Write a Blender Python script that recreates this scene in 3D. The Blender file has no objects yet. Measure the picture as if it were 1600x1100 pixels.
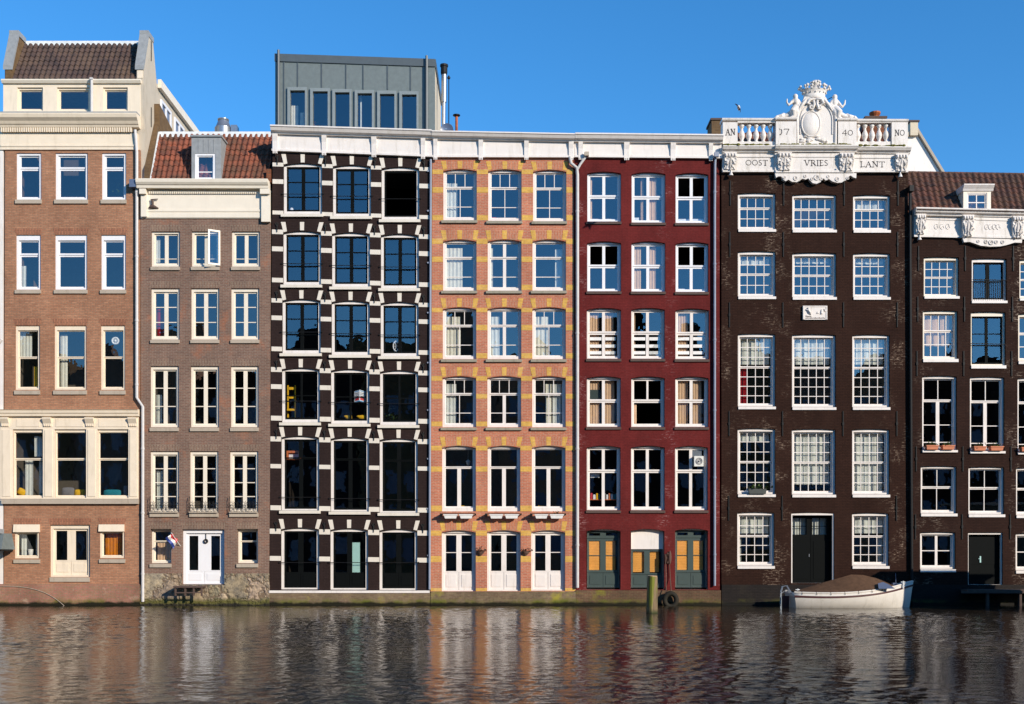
import bpy, bmesh, math, random
from mathutils import Vector, Matrix
from mathutils.geometry import tessellate_polygon
random.seed(11)
R = math.radians
S = bpy.context.scene
COL = S.collection

# ---------------------------------------------------------------- camera, sky, sun, exposure
CY, CZ, F = 45.0, 2.0, 1755.0            # camera distance to the facades, eye height, focal length in photo pixels
cam_d = bpy.data.cameras.new("camera")
cam = bpy.data.objects.new("camera", cam_d); COL.objects.link(cam)
cam.location = (0, -CY, CZ); cam.rotation_euler = (R(90), 0, 0)
cam_d.sensor_width = 36; cam_d.lens = 36*F/1600; cam_d.shift_y = 318/1600
cam_d.clip_end = 3000
S.camera = cam
S.view_settings.view_transform = 'Standard'; S.view_settings.look = 'None'
S.view_settings.gamma = 1; S.view_settings.use_curve_mapping = False
S.view_settings.exposure = 0.25
SUN_AZ, SUN_EL = 45.0, 21.0              # to the right of the street's normal, above the horizon
w = bpy.data.worlds.new("World"); S.world = w; w.use_nodes = True
nt = w.node_tree; bg = nt.nodes["Background"]
sky = nt.nodes.new("ShaderNodeTexSky"); sky.sky_type = 'NISHITA'; sky.sun_disc = False
sky.sun_elevation = R(SUN_EL); sky.sun_rotation = R(180-SUN_AZ)
sky.air_density = 1.0; sky.dust_density = 0.0; sky.ozone_density = 6.0; sky.altitude = 300
hs = nt.nodes.new("ShaderNodeHueSaturation"); hs.inputs['Hue'].default_value = 0.496; hs.inputs['Saturation'].default_value = 1.15; hs.inputs['Value'].default_value = 1.2
nt.links.new(sky.outputs[0], hs.inputs['Color']); nt.links.new(hs.outputs[0], bg.inputs[0])
bg.inputs[1].default_value = 0.15
sl = bpy.data.lights.new("sun", 'SUN'); sl.energy = 4.6; sl.angle = R(0.5); sl.color = (1.0, 0.90, 0.76)
so = bpy.data.objects.new("sun", sl); COL.objects.link(so)
sd = Vector((math.sin(R(SUN_AZ))*math.cos(R(SUN_EL)), -math.cos(R(SUN_AZ))*math.cos(R(SUN_EL)), math.sin(R(SUN_EL))))
so.rotation_euler = sd.to_track_quat('Z', 'Y').to_euler(); so.location = (30, -40, 40)

# ---------------------------------------------------------------- calibration: photo pixel -> metres on the street line
X = lambda p: (p-800)/39.0
Z = lambda p: (946-p)/39.0
def PW(px, py, y=0.0):
    s = (CY+y)/F
    return Vector(((px-800)*s, y, CZ+(868-py)*s))

# ---------------------------------------------------------------- materials
def srgb(r, g, b):
    f = lambda c: (c/255/12.92) if c/255 <= .04045 else ((c/255+.055)/1.055)**2.4
    return (f(r), f(g), f(b), 1)
class NT:
    def __init__(s, name):
        s.m = bpy.data.materials.new(name); s.m.use_nodes = True; s.t = s.m.node_tree
        s.bsdf = s.t.nodes["Principled BSDF"]; s.out = s.t.nodes["Material Output"]
    def n(s, typ, **kw):
        x = s.t.nodes.new(typ)
        for k, v in kw.items():
            if k in x.inputs.keys(): x.inputs[k].default_value = v
            else: setattr(x, k, v)
        return x
    def l(s, a, b): s.t.links.new(a, b)
    def pos(s):
        if not hasattr(s, '_p'): s._p = s.n("ShaderNodeNewGeometry").outputs['Position']
        return s._p
    def noise(s, scale, detail=3, rough=.55, vec=None, stretch=None):
        v = vec or s.pos()
        if stretch:
            mp = s.n("ShaderNodeMapping"); mp.inputs['Scale'].default_value = stretch; s.l(v, mp.inputs[0]); v = mp.outputs[0]
        x = s.n("ShaderNodeTexNoise", Scale=scale, Detail=detail, Roughness=rough); s.l(v, x.inputs['Vector'])
        return x.outputs['Fac']
    def ramp(s, fac, a, b, ca=(0,0,0,1), cb=(1,1,1,1)):
        x = s.n("ShaderNodeValToRGB"); e = x.color_ramp.elements
        e[0].position, e[1].position = a, b; e[0].color, e[1].color = ca, cb
        s.l(fac, x.inputs[0]); return x.outputs[0]
    def mix(s, fac, a, b, mode='MIX'):
        x = s.n("ShaderNodeMix", data_type='RGBA', blend_type=mode)
        for i, v in ((0, fac), (6, a), (7, b)):
            if hasattr(v, 'is_linked') or hasattr(v, 'links'): s.l(v, x.inputs[i])
            else: x.inputs[i].default_value = v
        return x.outputs[2]
    def math(s, op, a, b=0.0, c=None):
        x = s.n("ShaderNodeMath", operation=op)
        for i, v in enumerate((a, b) if c is None else (a, b, c)):
            if hasattr(v, 'links'): s.l(v, x.inputs[i])
            else: x.inputs[i].default_value = v
        return x.outputs[0]
    def wallvec(s, soldier=False):
        sp = s.n("ShaderNodeSeparateXYZ"); s.l(s.pos(), sp.inputs[0])
        cb = s.n("ShaderNodeCombineXYZ"); h = s.math('ADD', sp.outputs[0], sp.outputs[1])
        if soldier: s.l(sp.outputs[2], cb.inputs[0]); s.l(h, cb.inputs[1])
        else: s.l(h, cb.inputs[0]); s.l(sp.outputs[2], cb.inputs[1])
        return cb.outputs[0], sp
    def base(s, c): s.l(c, s.bsdf.inputs['Base Color']) if hasattr(c, 'links') else setattr(s.bsdf.inputs['Base Color'], 'default_value', c)
    def bump(s, h, dist, strength=1.0):
        b = s.n("ShaderNodeBump", Distance=dist, Strength=strength); s.l(h, b.inputs['Height']); s.l(b.outputs[0], s.bsdf.inputs['Normal'])

def brick_mat(name, c1, c2, mortar, rough=.85, bump=.006, msize=.012, stain=None, stain_amt=.5, spec=.2, soldier=False, wet=None,
              bloom=None, blx=(), bw=.21, bh=.064, dirt=.22):
    k = NT(name); v, sp = k.wallvec(soldier)
    bt = k.n("ShaderNodeTexBrick", Scale=1.0); bt.offset = .5
    bt.inputs['Color1'].default_value = c1; bt.inputs['Color2'].default_value = c2; bt.inputs['Mortar'].default_value = mortar
    bt.inputs['Mortar Size'].default_value = msize; bt.inputs['Mortar Smooth'].default_value = .3
    bt.inputs['Brick Width'].default_value = bw; bt.inputs['Row Height'].default_value = bh; bt.inputs['Bias'].default_value = 0
    k.l(v, bt.inputs['Vector']); col = bt.outputs['Color']
    n1 = k.noise(.55, 5, .65); col = k.mix(1.0, col, k.ramp(n1, .3, .75, (1-dirt,)*3+(1,), (1+dirt*.35,)*3+(1,)), 'MULTIPLY')
    n0 = k.noise(9, 3, .7); col = k.mix(1.0, col, k.ramp(n0, .3, .7, (.84,)*3+(1,), (1.12,)*3+(1,)), 'MULTIPLY')
    st = k.noise(1.6, 4, .6, stretch=(1, 1, .18)); col = k.mix(1.0, col, k.ramp(st, .35, .7, (1, 1, 1, 1), (.82, .82, .84, 1)), 'MULTIPLY')
    if stain:
        n2 = k.noise(.9, 6, .7); col = k.mix(k.math('MULTIPLY', k.ramp(n2, .55, .72), stain_amt), col, stain)
    if bloom:                                   # pale lime coming through worn paint, along the joints
        n3 = k.noise(.8, 6, .7); m = k.math('MULTIPLY', k.ramp(n3, .50, .64), k.ramp(k.noise(16, 3, .7, stretch=(.35, 1, 1)), .48, .60))
        wsum = None
        for xc, half in blx:
            wt = k.math('MAXIMUM', 0.0, k.math('SUBTRACT', 1.0, k.math('ABSOLUTE', k.math('DIVIDE', k.math('SUBTRACT', sp.outputs[0], xc), half))))
            wsum = wt if wsum is None else k.math('ADD', wsum, wt)
        m = k.math('MULTIPLY', m, k.math('ADD', k.math('MULTIPLY', wsum, 1.0), .06))
        m = k.math('MULTIPLY', m, k.math('ADD', k.math('MULTIPLY', bt.outputs['Fac'], .8), .12))
        col = k.mix(m, col, bloom)
    if wet:                                     # algae and wet band above the water, real growth with its own edge
        z = k.math('ADD', sp.outputs[2], k.math('MULTIPLY', k.math('SUBTRACT', k.noise(2.2, 5, .6), .5), .22))
        gm = k.math('MULTIPLY', k.ramp(z, .16, .30, (1, 1, 1, 1), (0, 0, 0, 1)), k.ramp(k.noise(.8, 5, .7), .42, .6))
        col = k.mix(gm, col, wet[0])
        col = k.mix(k.ramp(z, .08, .17, (1, 1, 1, 1), (0, 0, 0, 1)), col, wet[1])
    k.base(col); k.bsdf.inputs['Roughness'].default_value = rough; k.bsdf.inputs['Specular IOR Level'].default_value = spec
    k.bump(k.math('SUBTRACT', 1.0, bt.outputs['Fac']), bump, .7)
    return k.m
def paint_mat(name, c, rough=.5, var=.08, grime=.15, bump=.002):
    k = NT(name)
    n = k.noise(2.5, 4, .6); col = k.mix(1.0, c, k.ramp(n, .3, .7, (1-var,)*3+(1,), (1,)*3+(1,)), 'MULTIPLY')
    g = k.noise(3.5, 5, .7, stretch=(1.6, 1, .25)); col = k.mix(1.0, col, k.ramp(g, .52, .8, (1, 1, 1, 1), (1-grime, 1-grime*1.05, 1-grime*1.2, 1)), 'MULTIPLY')
    k.base(col); k.bsdf.inputs['Roughness'].default_value = rough
    k.bump(k.noise(30, 3, .6), bump, .5); return k.m
def rubble_mat(name):
    k = NT(name); v, sp = k.wallvec()
    vo = k.n("ShaderNodeTexVoronoi", Scale=2.6); 
    wv = k.n("ShaderNodeTexNoise", Scale=3.2, Detail=5.0); k.l(v, wv.inputs['Vector'])
    mixv = k.mix(.6, v, wv.outputs['Color']); k.l(mixv, vo.inputs['Vector'])
    col = k.mix(.45, srgb(160, 132, 92), vo.outputs['Color'], 'OVERLAY')
    hsv = k.n("ShaderNodeHueSaturation", Saturation=.30, Value=.92); k.l(col, hsv.inputs['Color']); col = k.mix(.45, hsv.outputs[0], k.ramp(k.noise(1.8, 6, .75), .38, .62, srgb(96, 78, 56), srgb(196, 168, 120)))
    n = k.noise(7, 6, .75); col = k.mix(1.0, col, k.ramp(n, .3, .7, (.45, .43, .4, 1), (1.35, 1.3, 1.2, 1)), 'MULTIPLY')
    ve = k.n("ShaderNodeTexVoronoi", Scale=2.6, feature='DISTANCE_TO_EDGE'); k.l(mixv, ve.inputs['Vector'])
    col = k.mix(k.ramp(ve.outputs[0], .02, .07, (1, 1, 1, 1), (0, 0, 0, 1)), col, srgb(120, 100, 78))
    z = k.math('ADD', sp.outputs[2], k.math('MULTIPLY', k.math('SUBTRACT', k.noise(2.2, 5, .6), .5), .3))
    col = k.mix(k.ramp(z, .16, .34, (1, 1, 1, 1), (0, 0, 0, 1)), col, srgb(88, 84, 36))
    col = k.mix(k.ramp(z, .03, .10, (1, 1, 1, 1), (0, 0, 0, 1)), col, srgb(34, 30, 18))
    k.base(col); k.bsdf.inputs['Roughness'].default_value = .9
    h = k.math('ADD', k.ramp(ve.outputs[0], 0, .2), k.math('MULTIPLY', n, .6)); k.bump(h, .05, 1); return k.m
def tile_mat(name, c1, c2, c3):
    k = NT(name); v, sp = k.wallvec()
    sn = k.n("ShaderNodeVectorMath", operation='SNAP'); sn.inputs[1].default_value = (.21, .24, 1); k.l(v, sn.inputs[0])
    wn = k.n("ShaderNodeTexWhiteNoise", noise_dimensions='2D'); k.l(sn.outputs[0], wn.inputs['Vector'])
    col = k.mix(wn.outputs['Value'], c1, c2)
    col = k.mix(k.ramp(k.noise(1.1, 5, .7), .42, .68), col, c3)
    col = k.mix(1.0, col, k.ramp(k.noise(14, 4, .7), .3, .7, (.7,)*3+(1,), (1.15,)*3+(1,)), 'MULTIPLY')
    k.base(col); k.bsdf.inputs['Roughness'].default_value = .8; k.bump(k.noise(35, 3, .6), .006, .6); return k.m
def plain(name, c, rough=.6, metal=0.0, spec=.5, var=.12):
    k = NT(name); n = k.noise(6, 4, .6)
    k.base(k.mix(1.0, c, k.ramp(n, .3, .7, (1-var,)*3+(1,), (1+var*.4,)*3+(1,)), 'MULTIPLY'))
    k.bsdf.inputs['Roughness'].default_value = rough; k.bsdf.inputs['Metallic'].default_value = metal
    k.bsdf.inputs['Specular IOR Level'].default_value = spec; return k.m
def glass_mat():
    k = NT("window_glass"); t = k.t; t.nodes.remove(k.bsdf)
    tr = k.n("ShaderNodeBsdfTransparent"); tr.inputs[0].default_value = (.92, .94, .93, 1)
    gl = k.n("ShaderNodeBsdfGlossy", Roughness=.0); gl.inputs[0].default_value = (.95, .97, 1, 1)
    b = k.n("ShaderNodeBump", Distance=.006, Strength=.4); k.l(k.noise(1.7, 2, .5), b.inputs['Height']); k.l(b.outputs[0], gl.inputs['Normal'])
    fr = k.n("ShaderNodeLayerWeight", Blend=.5); f = k.math('ADD', k.math('MULTIPLY', k.math('POWER', fr.outputs['Facing'], 4.0), .7), .17)
    mx = k.n("ShaderNodeMixShader"); k.l(f, mx.inputs[0]); k.l(tr.outputs[0], mx.inputs[1]); k.l(gl.outputs[0], mx.inputs[2])
    k.l(mx.outputs[0], k.out.inputs[0]); return k.m
def cloth_mat(name, c, trans=.35):
    k = NT(name); t = k.t; t.nodes.remove(k.bsdf)
    d = k.n("ShaderNodeBsdfDiffuse"); tl = k.n("ShaderNodeBsdfTranslucent")
    col = k.mix(1.0, c, k.ramp(k.noise(5, 3, .6), .3, .7, (.85,)*3+(1,), (1,)*3+(1,)), 'MULTIPLY')
    k.l(col, d.inputs[0]); k.l(col, tl.inputs[0])
    mx = k.n("ShaderNodeMixShader"); mx.inputs[0].default_value = trans; k.l(d.outputs[0], mx.inputs[1]); k.l(tl.outputs[0], mx.inputs[2])
    k.l(mx.outputs[0], k.out.inputs[0]); return k.m
def water_mat():
    k = NT("canal_water"); b = k.bsdf
    n = k.noise(.25, 3, .5); k.base(k.mix(n, (.020, .014, .008, 1), (.034, .025, .015, 1)))
    b.inputs['Roughness'].default_value = .02; b.inputs['IOR'].default_value = 1.33; b.inputs['Specular IOR Level'].default_value = .30
    c = k.noise(11, 3, .6, stretch=(.6, 1.2, 1))
    h = k.math('MULTIPLY', c, .0055)
    k.bump(h, 1.0, 1.0); return k.m

WET = (srgb(96, 98, 34), srgb(30, 28, 16))
M = dict(
 brickA=brick_mat("orange_brown_brick", srgb(188,134,102), srgb(166,114,86), srgb(150,122,98), stain=srgb(150,98,70), stain_amt=.35),
 solA=brick_mat("orange_brown_brick_arch", srgb(182,124,94), srgb(164,108,82), srgb(132,98,78), soldier=True),
 brickB=brick_mat("grey_brown_brick", srgb(138,106,90), srgb(118,90,78), srgb(146,128,112), stain=srgb(178,108,72), stain_amt=.55),
 solB=brick_mat("grey_brown_brick_arch", srgb(136,106,90), srgb(116,90,78), srgb(158,140,120), soldier=True),
 brickD=brick_mat("salmon_red_brick", srgb(206,124,92), srgb(186,108,82), srgb(196,160,134), stain=srgb(206,168,130), stain_amt=.3, msize=.010),
 solD=brick_mat("salmon_red_brick_arch", srgb(206,128,92), srgb(188,112,82), srgb(196,160,134), soldier=True, msize=.010),
 yellow=brick_mat("yellow_brick", srgb(226,178,84), srgb(212,162,76), srgb(210,176,116), stain=srgb(226,190,140), stain_amt=.4, msize=.007, dirt=.1),
 black=brick_mat("black_painted_brick", srgb(54,41,38), srgb(49,37,34), srgb(44,33,31), spec=.08, rough=.7, bump=.003, dirt=.15),
 brown=brick_mat("dark_brown_painted_brick", srgb(58,38,30), srgb(52,34,27), srgb(46,30,25), spec=.06, rough=.8, bump=.006, bloom=srgb(176,152,130), blx=((15.5,.9),(10.5,1.6),(8.6,.4)), dirt=.25),
 brownG=brick_mat("worn_brown_painted_brick", srgb(57,38,31), srgb(51,34,28), srgb(45,31,27), spec=.06, rough=.8, bump=.006, bloom=srgb(180,160,140), blx=((16.7,.8),(20.3,.9)), dirt=.25),
 red=brick_mat("oxblood_painted_brick", srgb(112,40,38), srgb(107,38,36), srgb(101,36,34), rough=.75, spec=.1, bump=.005, dirt=.32, bloom=srgb(196,150,146), blx=((2.75,.35),(8.25,.2),(6.2,.5))),
 baseA=brick_mat("worn_quay_brick", srgb(160,118,92), srgb(176,116,100), srgb(150,128,104), stain=srgb(196,172,146), stain_amt=.85, wet=WET, dirt=.4),
 baseC=brick_mat("mossy_quay_brick", srgb(140,118,92), srgb(122,96,78), srgb(130,118,92), stain=srgb(160,150,50), stain_amt=.8, wet=WET, dirt=.4),
 baseE=brick_mat("dark_mossy_quay_brick", srgb(112,80,62), srgb(96,70,56), srgb(110,96,70), stain=srgb(130,126,40), stain_amt=.8, wet=WET, dirt=.4),
 tar=brick_mat("tarred_brick", srgb(42,34,30), srgb(34,27,24), srgb(28,23,21), stain=srgb(54,48,36), stain_amt=.5, wet=(srgb(66,64,28), srgb(18,16,11)), rough=.7, dirt=.4),  # near-black tone paints in shade on the right-hand plinths; algae band on top
 brickside=brick_mat("weathered_brick", srgb(126,98,66), srgb(112,86,60), srgb(120,100,74), dirt=.3),
 chim=brick_mat("chimney_brick", srgb(150,84,54), srgb(126,70,48), srgb(110,86,66)),
 rubble=rubble_mat("rubble_stone"),
 cream=paint_mat("cream_paint", srgb(232,215,190), grime=.18),
 creamW=paint_mat("ivory_paint", srgb(232,220,200), grime=.08),
 white=paint_mat("white_paint", srgb(229,220,212), grime=.22),
 whiteF=paint_mat("weathered_white_paint", srgb(222,213,204), grime=.55, bump=.008),
 pvc=paint_mat("clean_white_paint", srgb(230,228,228), rough=.35, var=.03, grime=.04),
 band=paint_mat("off_white_stone_paint", srgb(222,212,196), grime=.15),
 stone=paint_mat("grey_stone", srgb(176,162,144), rough=.8, grime=.3, bump=.006),
 stoneg=paint_mat("grey_green_stone", srgb(150,142,124), rough=.8, grime=.4, bump=.006),
 stoned=paint_mat("dark_stone", srgb(84,66,58), rough=.8, grime=.4, bump=.006),
 render=paint_mat("grey_render", srgb(190,178,160), rough=.9, grime=.3, bump=.01),
 zincl=plain("pale_zinc_frame", srgb(128,136,136), .5, 0, .6, .1),
 lead=plain("lead_sheet", srgb(146,148,148), .55, .0, .5, .2),
 leadw=plain("pale_lead", srgb(214,216,214), .6, 0, .5, .2),
 zinc=plain("grey_zinc", srgb(108,116,114), .5, .0, .6, .16),
 zincd=plain("grey_zinc_seam", srgb(78,86,90), .5, .0, .6, .1),
 dark=plain("black_green_paint", srgb(9,12,12), .65, 0, .08),
 blackm=plain("black_iron", srgb(16,15,15), .6, 0, .3),
 green=plain("dark_green_paint", srgb(56,70,66), .5, 0, .5, .08),
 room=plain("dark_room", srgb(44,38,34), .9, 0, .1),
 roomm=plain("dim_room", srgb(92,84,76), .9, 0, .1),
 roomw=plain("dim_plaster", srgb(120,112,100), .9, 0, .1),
 pipe=plain("grey_pvc_pipe", srgb(196,192,188), .5, 0, .4),
 pipeb=plain("grey_blue_pipe", srgb(140,146,160), .5, 0, .4),
 steel=plain("galvanised_steel", srgb(160,164,170), .35, .7, .5),
 rust=plain("rusty_pipe", srgb(168,92,52), .7, .2, .4, .5),
 tilesA=tile_mat("brown_pantiles", srgb(80,60,53), srgb(58,45,42), srgb(92,72,58)),
 tilesB=tile_mat("orange_red_pantiles", srgb(146,78,52), srgb(98,54,40), srgb(88,60,42)),
 tilesG=tile_mat("rusty_brown_pantiles", srgb(100,58,42), srgb(56,37,31), srgb(84,58,38)),
 glass=glass_mat(),
 lace=cloth_mat("pale_lace", srgb(232,232,222), .15), cur=cloth_mat("ivory_cloth", srgb(242,236,218), .15), peach=cloth_mat("peach_cloth", srgb(236,196,160), .15),
 redc=cloth_mat("red_cloth", srgb(176,30,44)), orange=cloth_mat("orange_cloth", srgb(236,142,40), .2), blind=cloth_mat("yellow_orange_blind", srgb(255,182,96), .05),
 whitec=cloth_mat("white_cloth", srgb(240,240,240)),
 yel=plain("yellow_fabric", srgb(236,180,24), .9), teal=plain("teal_fabric", srgb(16,120,134), .9), greyf=plain("grey_fabric", srgb(120,116,118), .9),
 terra=plain("terracotta", srgb(206,128,92), .8), leaf=plain("plant_leaves", srgb(70,90,34), .7, 0, .3, .4),
 planterw=plain("white_plastic", srgb(232,228,222), .5), planterd=plain("dark_planter", srgb(70,74,70), .6),
 water=water_mat(), wood=plain("weathered_timber", srgb(128,106,76), .85, 0, .2, .45), woodtop=plain("pale_end_grain", srgb(222,176,136), .8),
 moss=plain("green_moss", srgb(112,108,52), .9, 0, .2, .4), rubber=plain("old_rubber", srgb(40,36,26), .8, 0, .3, .4),
 rope=plain("frayed_rope", srgb(96,70,58), .9), canvas=plain("brown_boat_canvas", srgb(92,68,50), .85, 0, .2, .3),
 boatw=paint_mat("boat_white_paint", srgb(210,203,192), .45, .12, .3, .006), maroon=plain("maroon_rubbing_strip", srgb(70,30,30), .5),
 ink=plain("black_lettering", srgb(50,42,40), .7), paper=plain("white_paper", srgb(232,232,236), .7), aqua=plain("pale_aqua_film", srgb(176,212,204), .5, 0, .3, .04),
 crate=plain("orange_crate", srgb(206,110,60), .7), redp=plain("signal_red", srgb(206,44,50), .6), bluep=plain("cobalt_blue", srgb(42,64,140), .6),
 sky_b=plain("light_blue_print", srgb(90,160,206), .6), beige=paint_mat("beige_boards", srgb(206,190,164), .7), plastic=plain("off_white_casing", srgb(222,220,210), .5),
 paving=brick_mat("quay_paving", srgb(110,92,84), srgb(96,82,74), srgb(70,62,56)), soil=plain("ground_soil", srgb(96,88,72), .95),
 viewdark=plain("blue_grey_plastic", srgb(92,104,128), .3), gull=plain("gull_feathers", srgb(220,220,222), .8), gulld=plain("gull_wing_grey", srgb(70,72,80), .8),
)

# ---------------------------------------------------------------- mesh builder
class MB:
    def __init__(s): s.v = []; s.f = []; s.mi = []; s.cur = 0
    def _f(s, idx): s.f.append(idx); s.mi.append(s.cur)
    def box(s, x0, x1, y0, y1, z0, z1):
        b = len(s.v); s.v += [(x, y, z) for z in (z0, z1) for y in (y0, y1) for x in (x0, x1)]
        for q in ((0,2,3,1),(4,5,7,6),(0,1,5,4),(2,6,7,3),(0,4,6,2),(1,3,7,5)): s._f([b+i for i in q])
        return s
    def quad(s, *p): b = len(s.v); s.v += [tuple(q) for q in p]; s._f(list(range(b, b+len(p)))); return s
    def prism(s, loop, y0, y1, holes=(), back=True, inner=None):
        """loop of (x,z) extruded from y0 (front) to y1; holes are loops too; inner = depth of the hole reveals"""
        loops = [loop]+list(holes)
        flat = [p for L in loops for p in L]
        tris = tessellate_polygon([[Vector((p[0], p[1], 0)) for p in L] for L in loops])
        def inside(L, x, z):
            r = False
            for i in range(len(L)):
                (xa, za), (xb, zb) = L[i], L[i-1]
                if (za > z) != (zb > z) and x < (xb-xa)*(z-za)/(zb-za)+xa: r = not r
            return r
        if holes:
            seen = set(); keep = []
            for t in tris:
                cx, cz = sum(flat[i][0] for i in t)/3, sum(flat[i][1] for i in t)/3
                if tuple(sorted(t)) in seen or any(inside(L, cx, cz) for L in holes): continue
                seen.add(tuple(sorted(t))); keep.append(t)
            tris = keep
        b = len(s.v); s.v += [(p[0], y0, p[1]) for p in flat]
        for t in tris: s._f([b+i for i in t])
        b2 = None
        if back:
            b2 = len(s.v); s.v += [(p[0], y1, p[1]) for p in flat]
            for t in tris: s._f([b2+i for i in reversed(t)])
        off = 0
        for k, L in enumerate(loops):
            n = len(L)
            if back: lo = b2+off
            else:
                yy = y1 if (k == 0 or inner is None) else inner
                lo = len(s.v); s.v += [(p[0], yy, p[1]) for p in L]
            for i in range(n):
                j = (i+1) % n; s._f([b+off+i, b+off+j, lo+j, lo+i])
            off += n
        return s
    def slab(s, pts, d):
        """closed solid from quad pts offset by vector d"""
        b = len(s.v); n = len(pts); s.v += [tuple(p) for p in pts]+[tuple(Vector(p)+Vector(d)) for p in pts]
        s._f(list(range(b, b+n))); s._f(list(range(b+2*n-1, b+n-1, -1)))
        for i in range(n): j = (i+1) % n; s._f([b+i, b+j, b+n+j, b+n+i])
        return s
    def loft(s, rings, closed=True, caps=True):
        b = len(s.v); n = len(rings[0])
        for r in rings: s.v += [tuple(p) for p in r]
        for k in range(len(rings)-1):
            for i in range(n if closed else n-1):
                j = (i+1) % n; s._f([b+k*n+i, b+k*n+j, b+(k+1)*n+j, b+(k+1)*n+i])
        if caps: s._f([b+i for i in range(n)]); s._f([b+(len(rings)-1)*n+i for i in reversed(range(n))])
        return s
    def tube(s, pts, r, n=8):
        pts = [Vector(p) for p in pts]; rs = r if isinstance(r, (list, tuple)) else [r]*len(pts); rings = []
        up = None
        for i, p in enumerate(pts):
            d = (pts[min(i+1, len(pts)-1)]-pts[max(i-1, 0)])
            d = d.normalized() if d.length > 1e-6 else Vector((0, 0, 1))
            a = d.cross(Vector((0, 1, 0)) if abs(d.y) < .9 else Vector((1, 0, 0))).normalized() if up is None else (up-d*up.dot(d)).normalized()
            up = a; c = d.cross(a)
            rings.append([p+a*math.cos(2*math.pi*k/n)*rs[i]+c*math.sin(2*math.pi*k/n)*rs[i] for k in range(n)])
        return s.loft(rings)
    def lathe(s, cx, cy, prof, n=12, squash=1.0, flat=1.0):
        return s.loft([[(cx+r*squash*math.cos(2*math.pi*k/n), cy+r*flat*math.sin(2*math.pi*k/n), z) for k in range(n)] for r, z in prof])
    def ball(s, c, r, n=10, m=7):
        rx, ry, rz = r if isinstance(r, (tuple, list)) else (r, r, r)
        rings = []
        for i in range(m+1):
            t = math.pi*(i+.02)/(m+.04); rings.append([(c[0]+rx*math.sin(t)*math.cos(2*math.pi*k/n), c[1]+ry*math.sin(t)*math.sin(2*math.pi*k/n), c[2]+rz*math.cos(t)) for k in range(n)])
        return s.loft(rings)
    def ring(s, c, R1, R2, r, n=28, m=8, ax='y', a0=0, a1=360):
        """torus-like ring, elliptical radii R1 (x) R2 (z)"""
        full = (a1-a0) >= 360; cnt = n if full else n+1; rings = []
        for i in range(cnt):
            t = R(a0+(a1-a0)*i/n); o = Vector((R1*math.cos(t), 0, R2*math.sin(t))); nn = o.normalized()
            rings.append([Vector(c)+o+nn*r*math.cos(2*math.pi*k/m)+Vector((0, 1, 0))*r*math.sin(2*math.pi*k/m) for k in range(m)])
        if full: rings.append(rings[0])
        return s.loft(rings, caps=not full)
    def bar2(s, p, q, wd, y0, y1):
        p, q = Vector((p[0], p[1])), Vector((q[0], q[1])); d = (q-p); L = d.length or 1e-6; d /= L; n = Vector((-d.y, d.x))*wd/2
        return s.prism([tuple(p-n), tuple(q-n), tuple(q+n), tuple(p+n)], y0, y1)
ORG = {}
def _mesh(name, mb, mats, smooth, c):
    me = bpy.data.meshes.new(name)
    me.from_pydata([(x-c[0], y-c[1], z-c[2]) for x, y, z in mb.v], [], mb.f)
    for m in mats: me.materials.append(m)
    for p, i in zip(me.polygons, mb.mi): p.material_index = i
    bm = bmesh.new(); bm.from_mesh(me); bmesh.ops.recalc_face_normals(bm, faces=bm.faces); bm.to_mesh(me); bm.free()
    if smooth:
        for p in me.polygons: p.use_smooth = True
        try: me.set_sharp_from_angle(angle=R(45))
        except Exception: pass
    return me
def part(name, mb, mat, parent=None, label=None, smooth=False, cat=None, group=None, kind=None, recenter=True):
    mats = mat if isinstance(mat, list) else [mat]
    mats = [M[m] if isinstance(m, str) else m for m in mats]
    xs = [v[0] for v in mb.v]; ys = [v[1] for v in mb.v]; zs = [v[2] for v in mb.v]
    c = ((min(xs)+max(xs))/2, (min(ys)+max(ys))/2, min(zs) if parent is None else (min(zs)+max(zs))/2)
    if not recenter: c = (0, 0, 0)
    me = _mesh(name, mb, mats, smooth, c)
    o = bpy.data.objects.new(name, me); COL.objects.link(o); ORG[o] = Vector(c)
    if parent is not None: o.parent = parent; o.location = Vector(c)-ORG[parent]
    else: o.location = c
    if label: o['label'] = label
    if cat: o['category'] = cat
    if group: o['group'] = group
    if kind: o['kind'] = kind
    return o
def root(name, loc, label, cat, group=None):
    o = bpy.data.objects.new(name, None); COL.objects.link(o); o.location = loc; ORG[o] = Vector(loc)
    o.empty_display_size = .3; o['label'] = label; o['category'] = cat
    if group: o['group'] = group
    return o
def inst(name, me, loc, parent, label=None):
    o = bpy.data.objects.new(name, me); COL.objects.link(o); ORG[o] = Vector(loc)
    o.parent = parent; o.location = Vector(loc)-ORG[parent]
    if label: o['label'] = label
    return o

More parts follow.
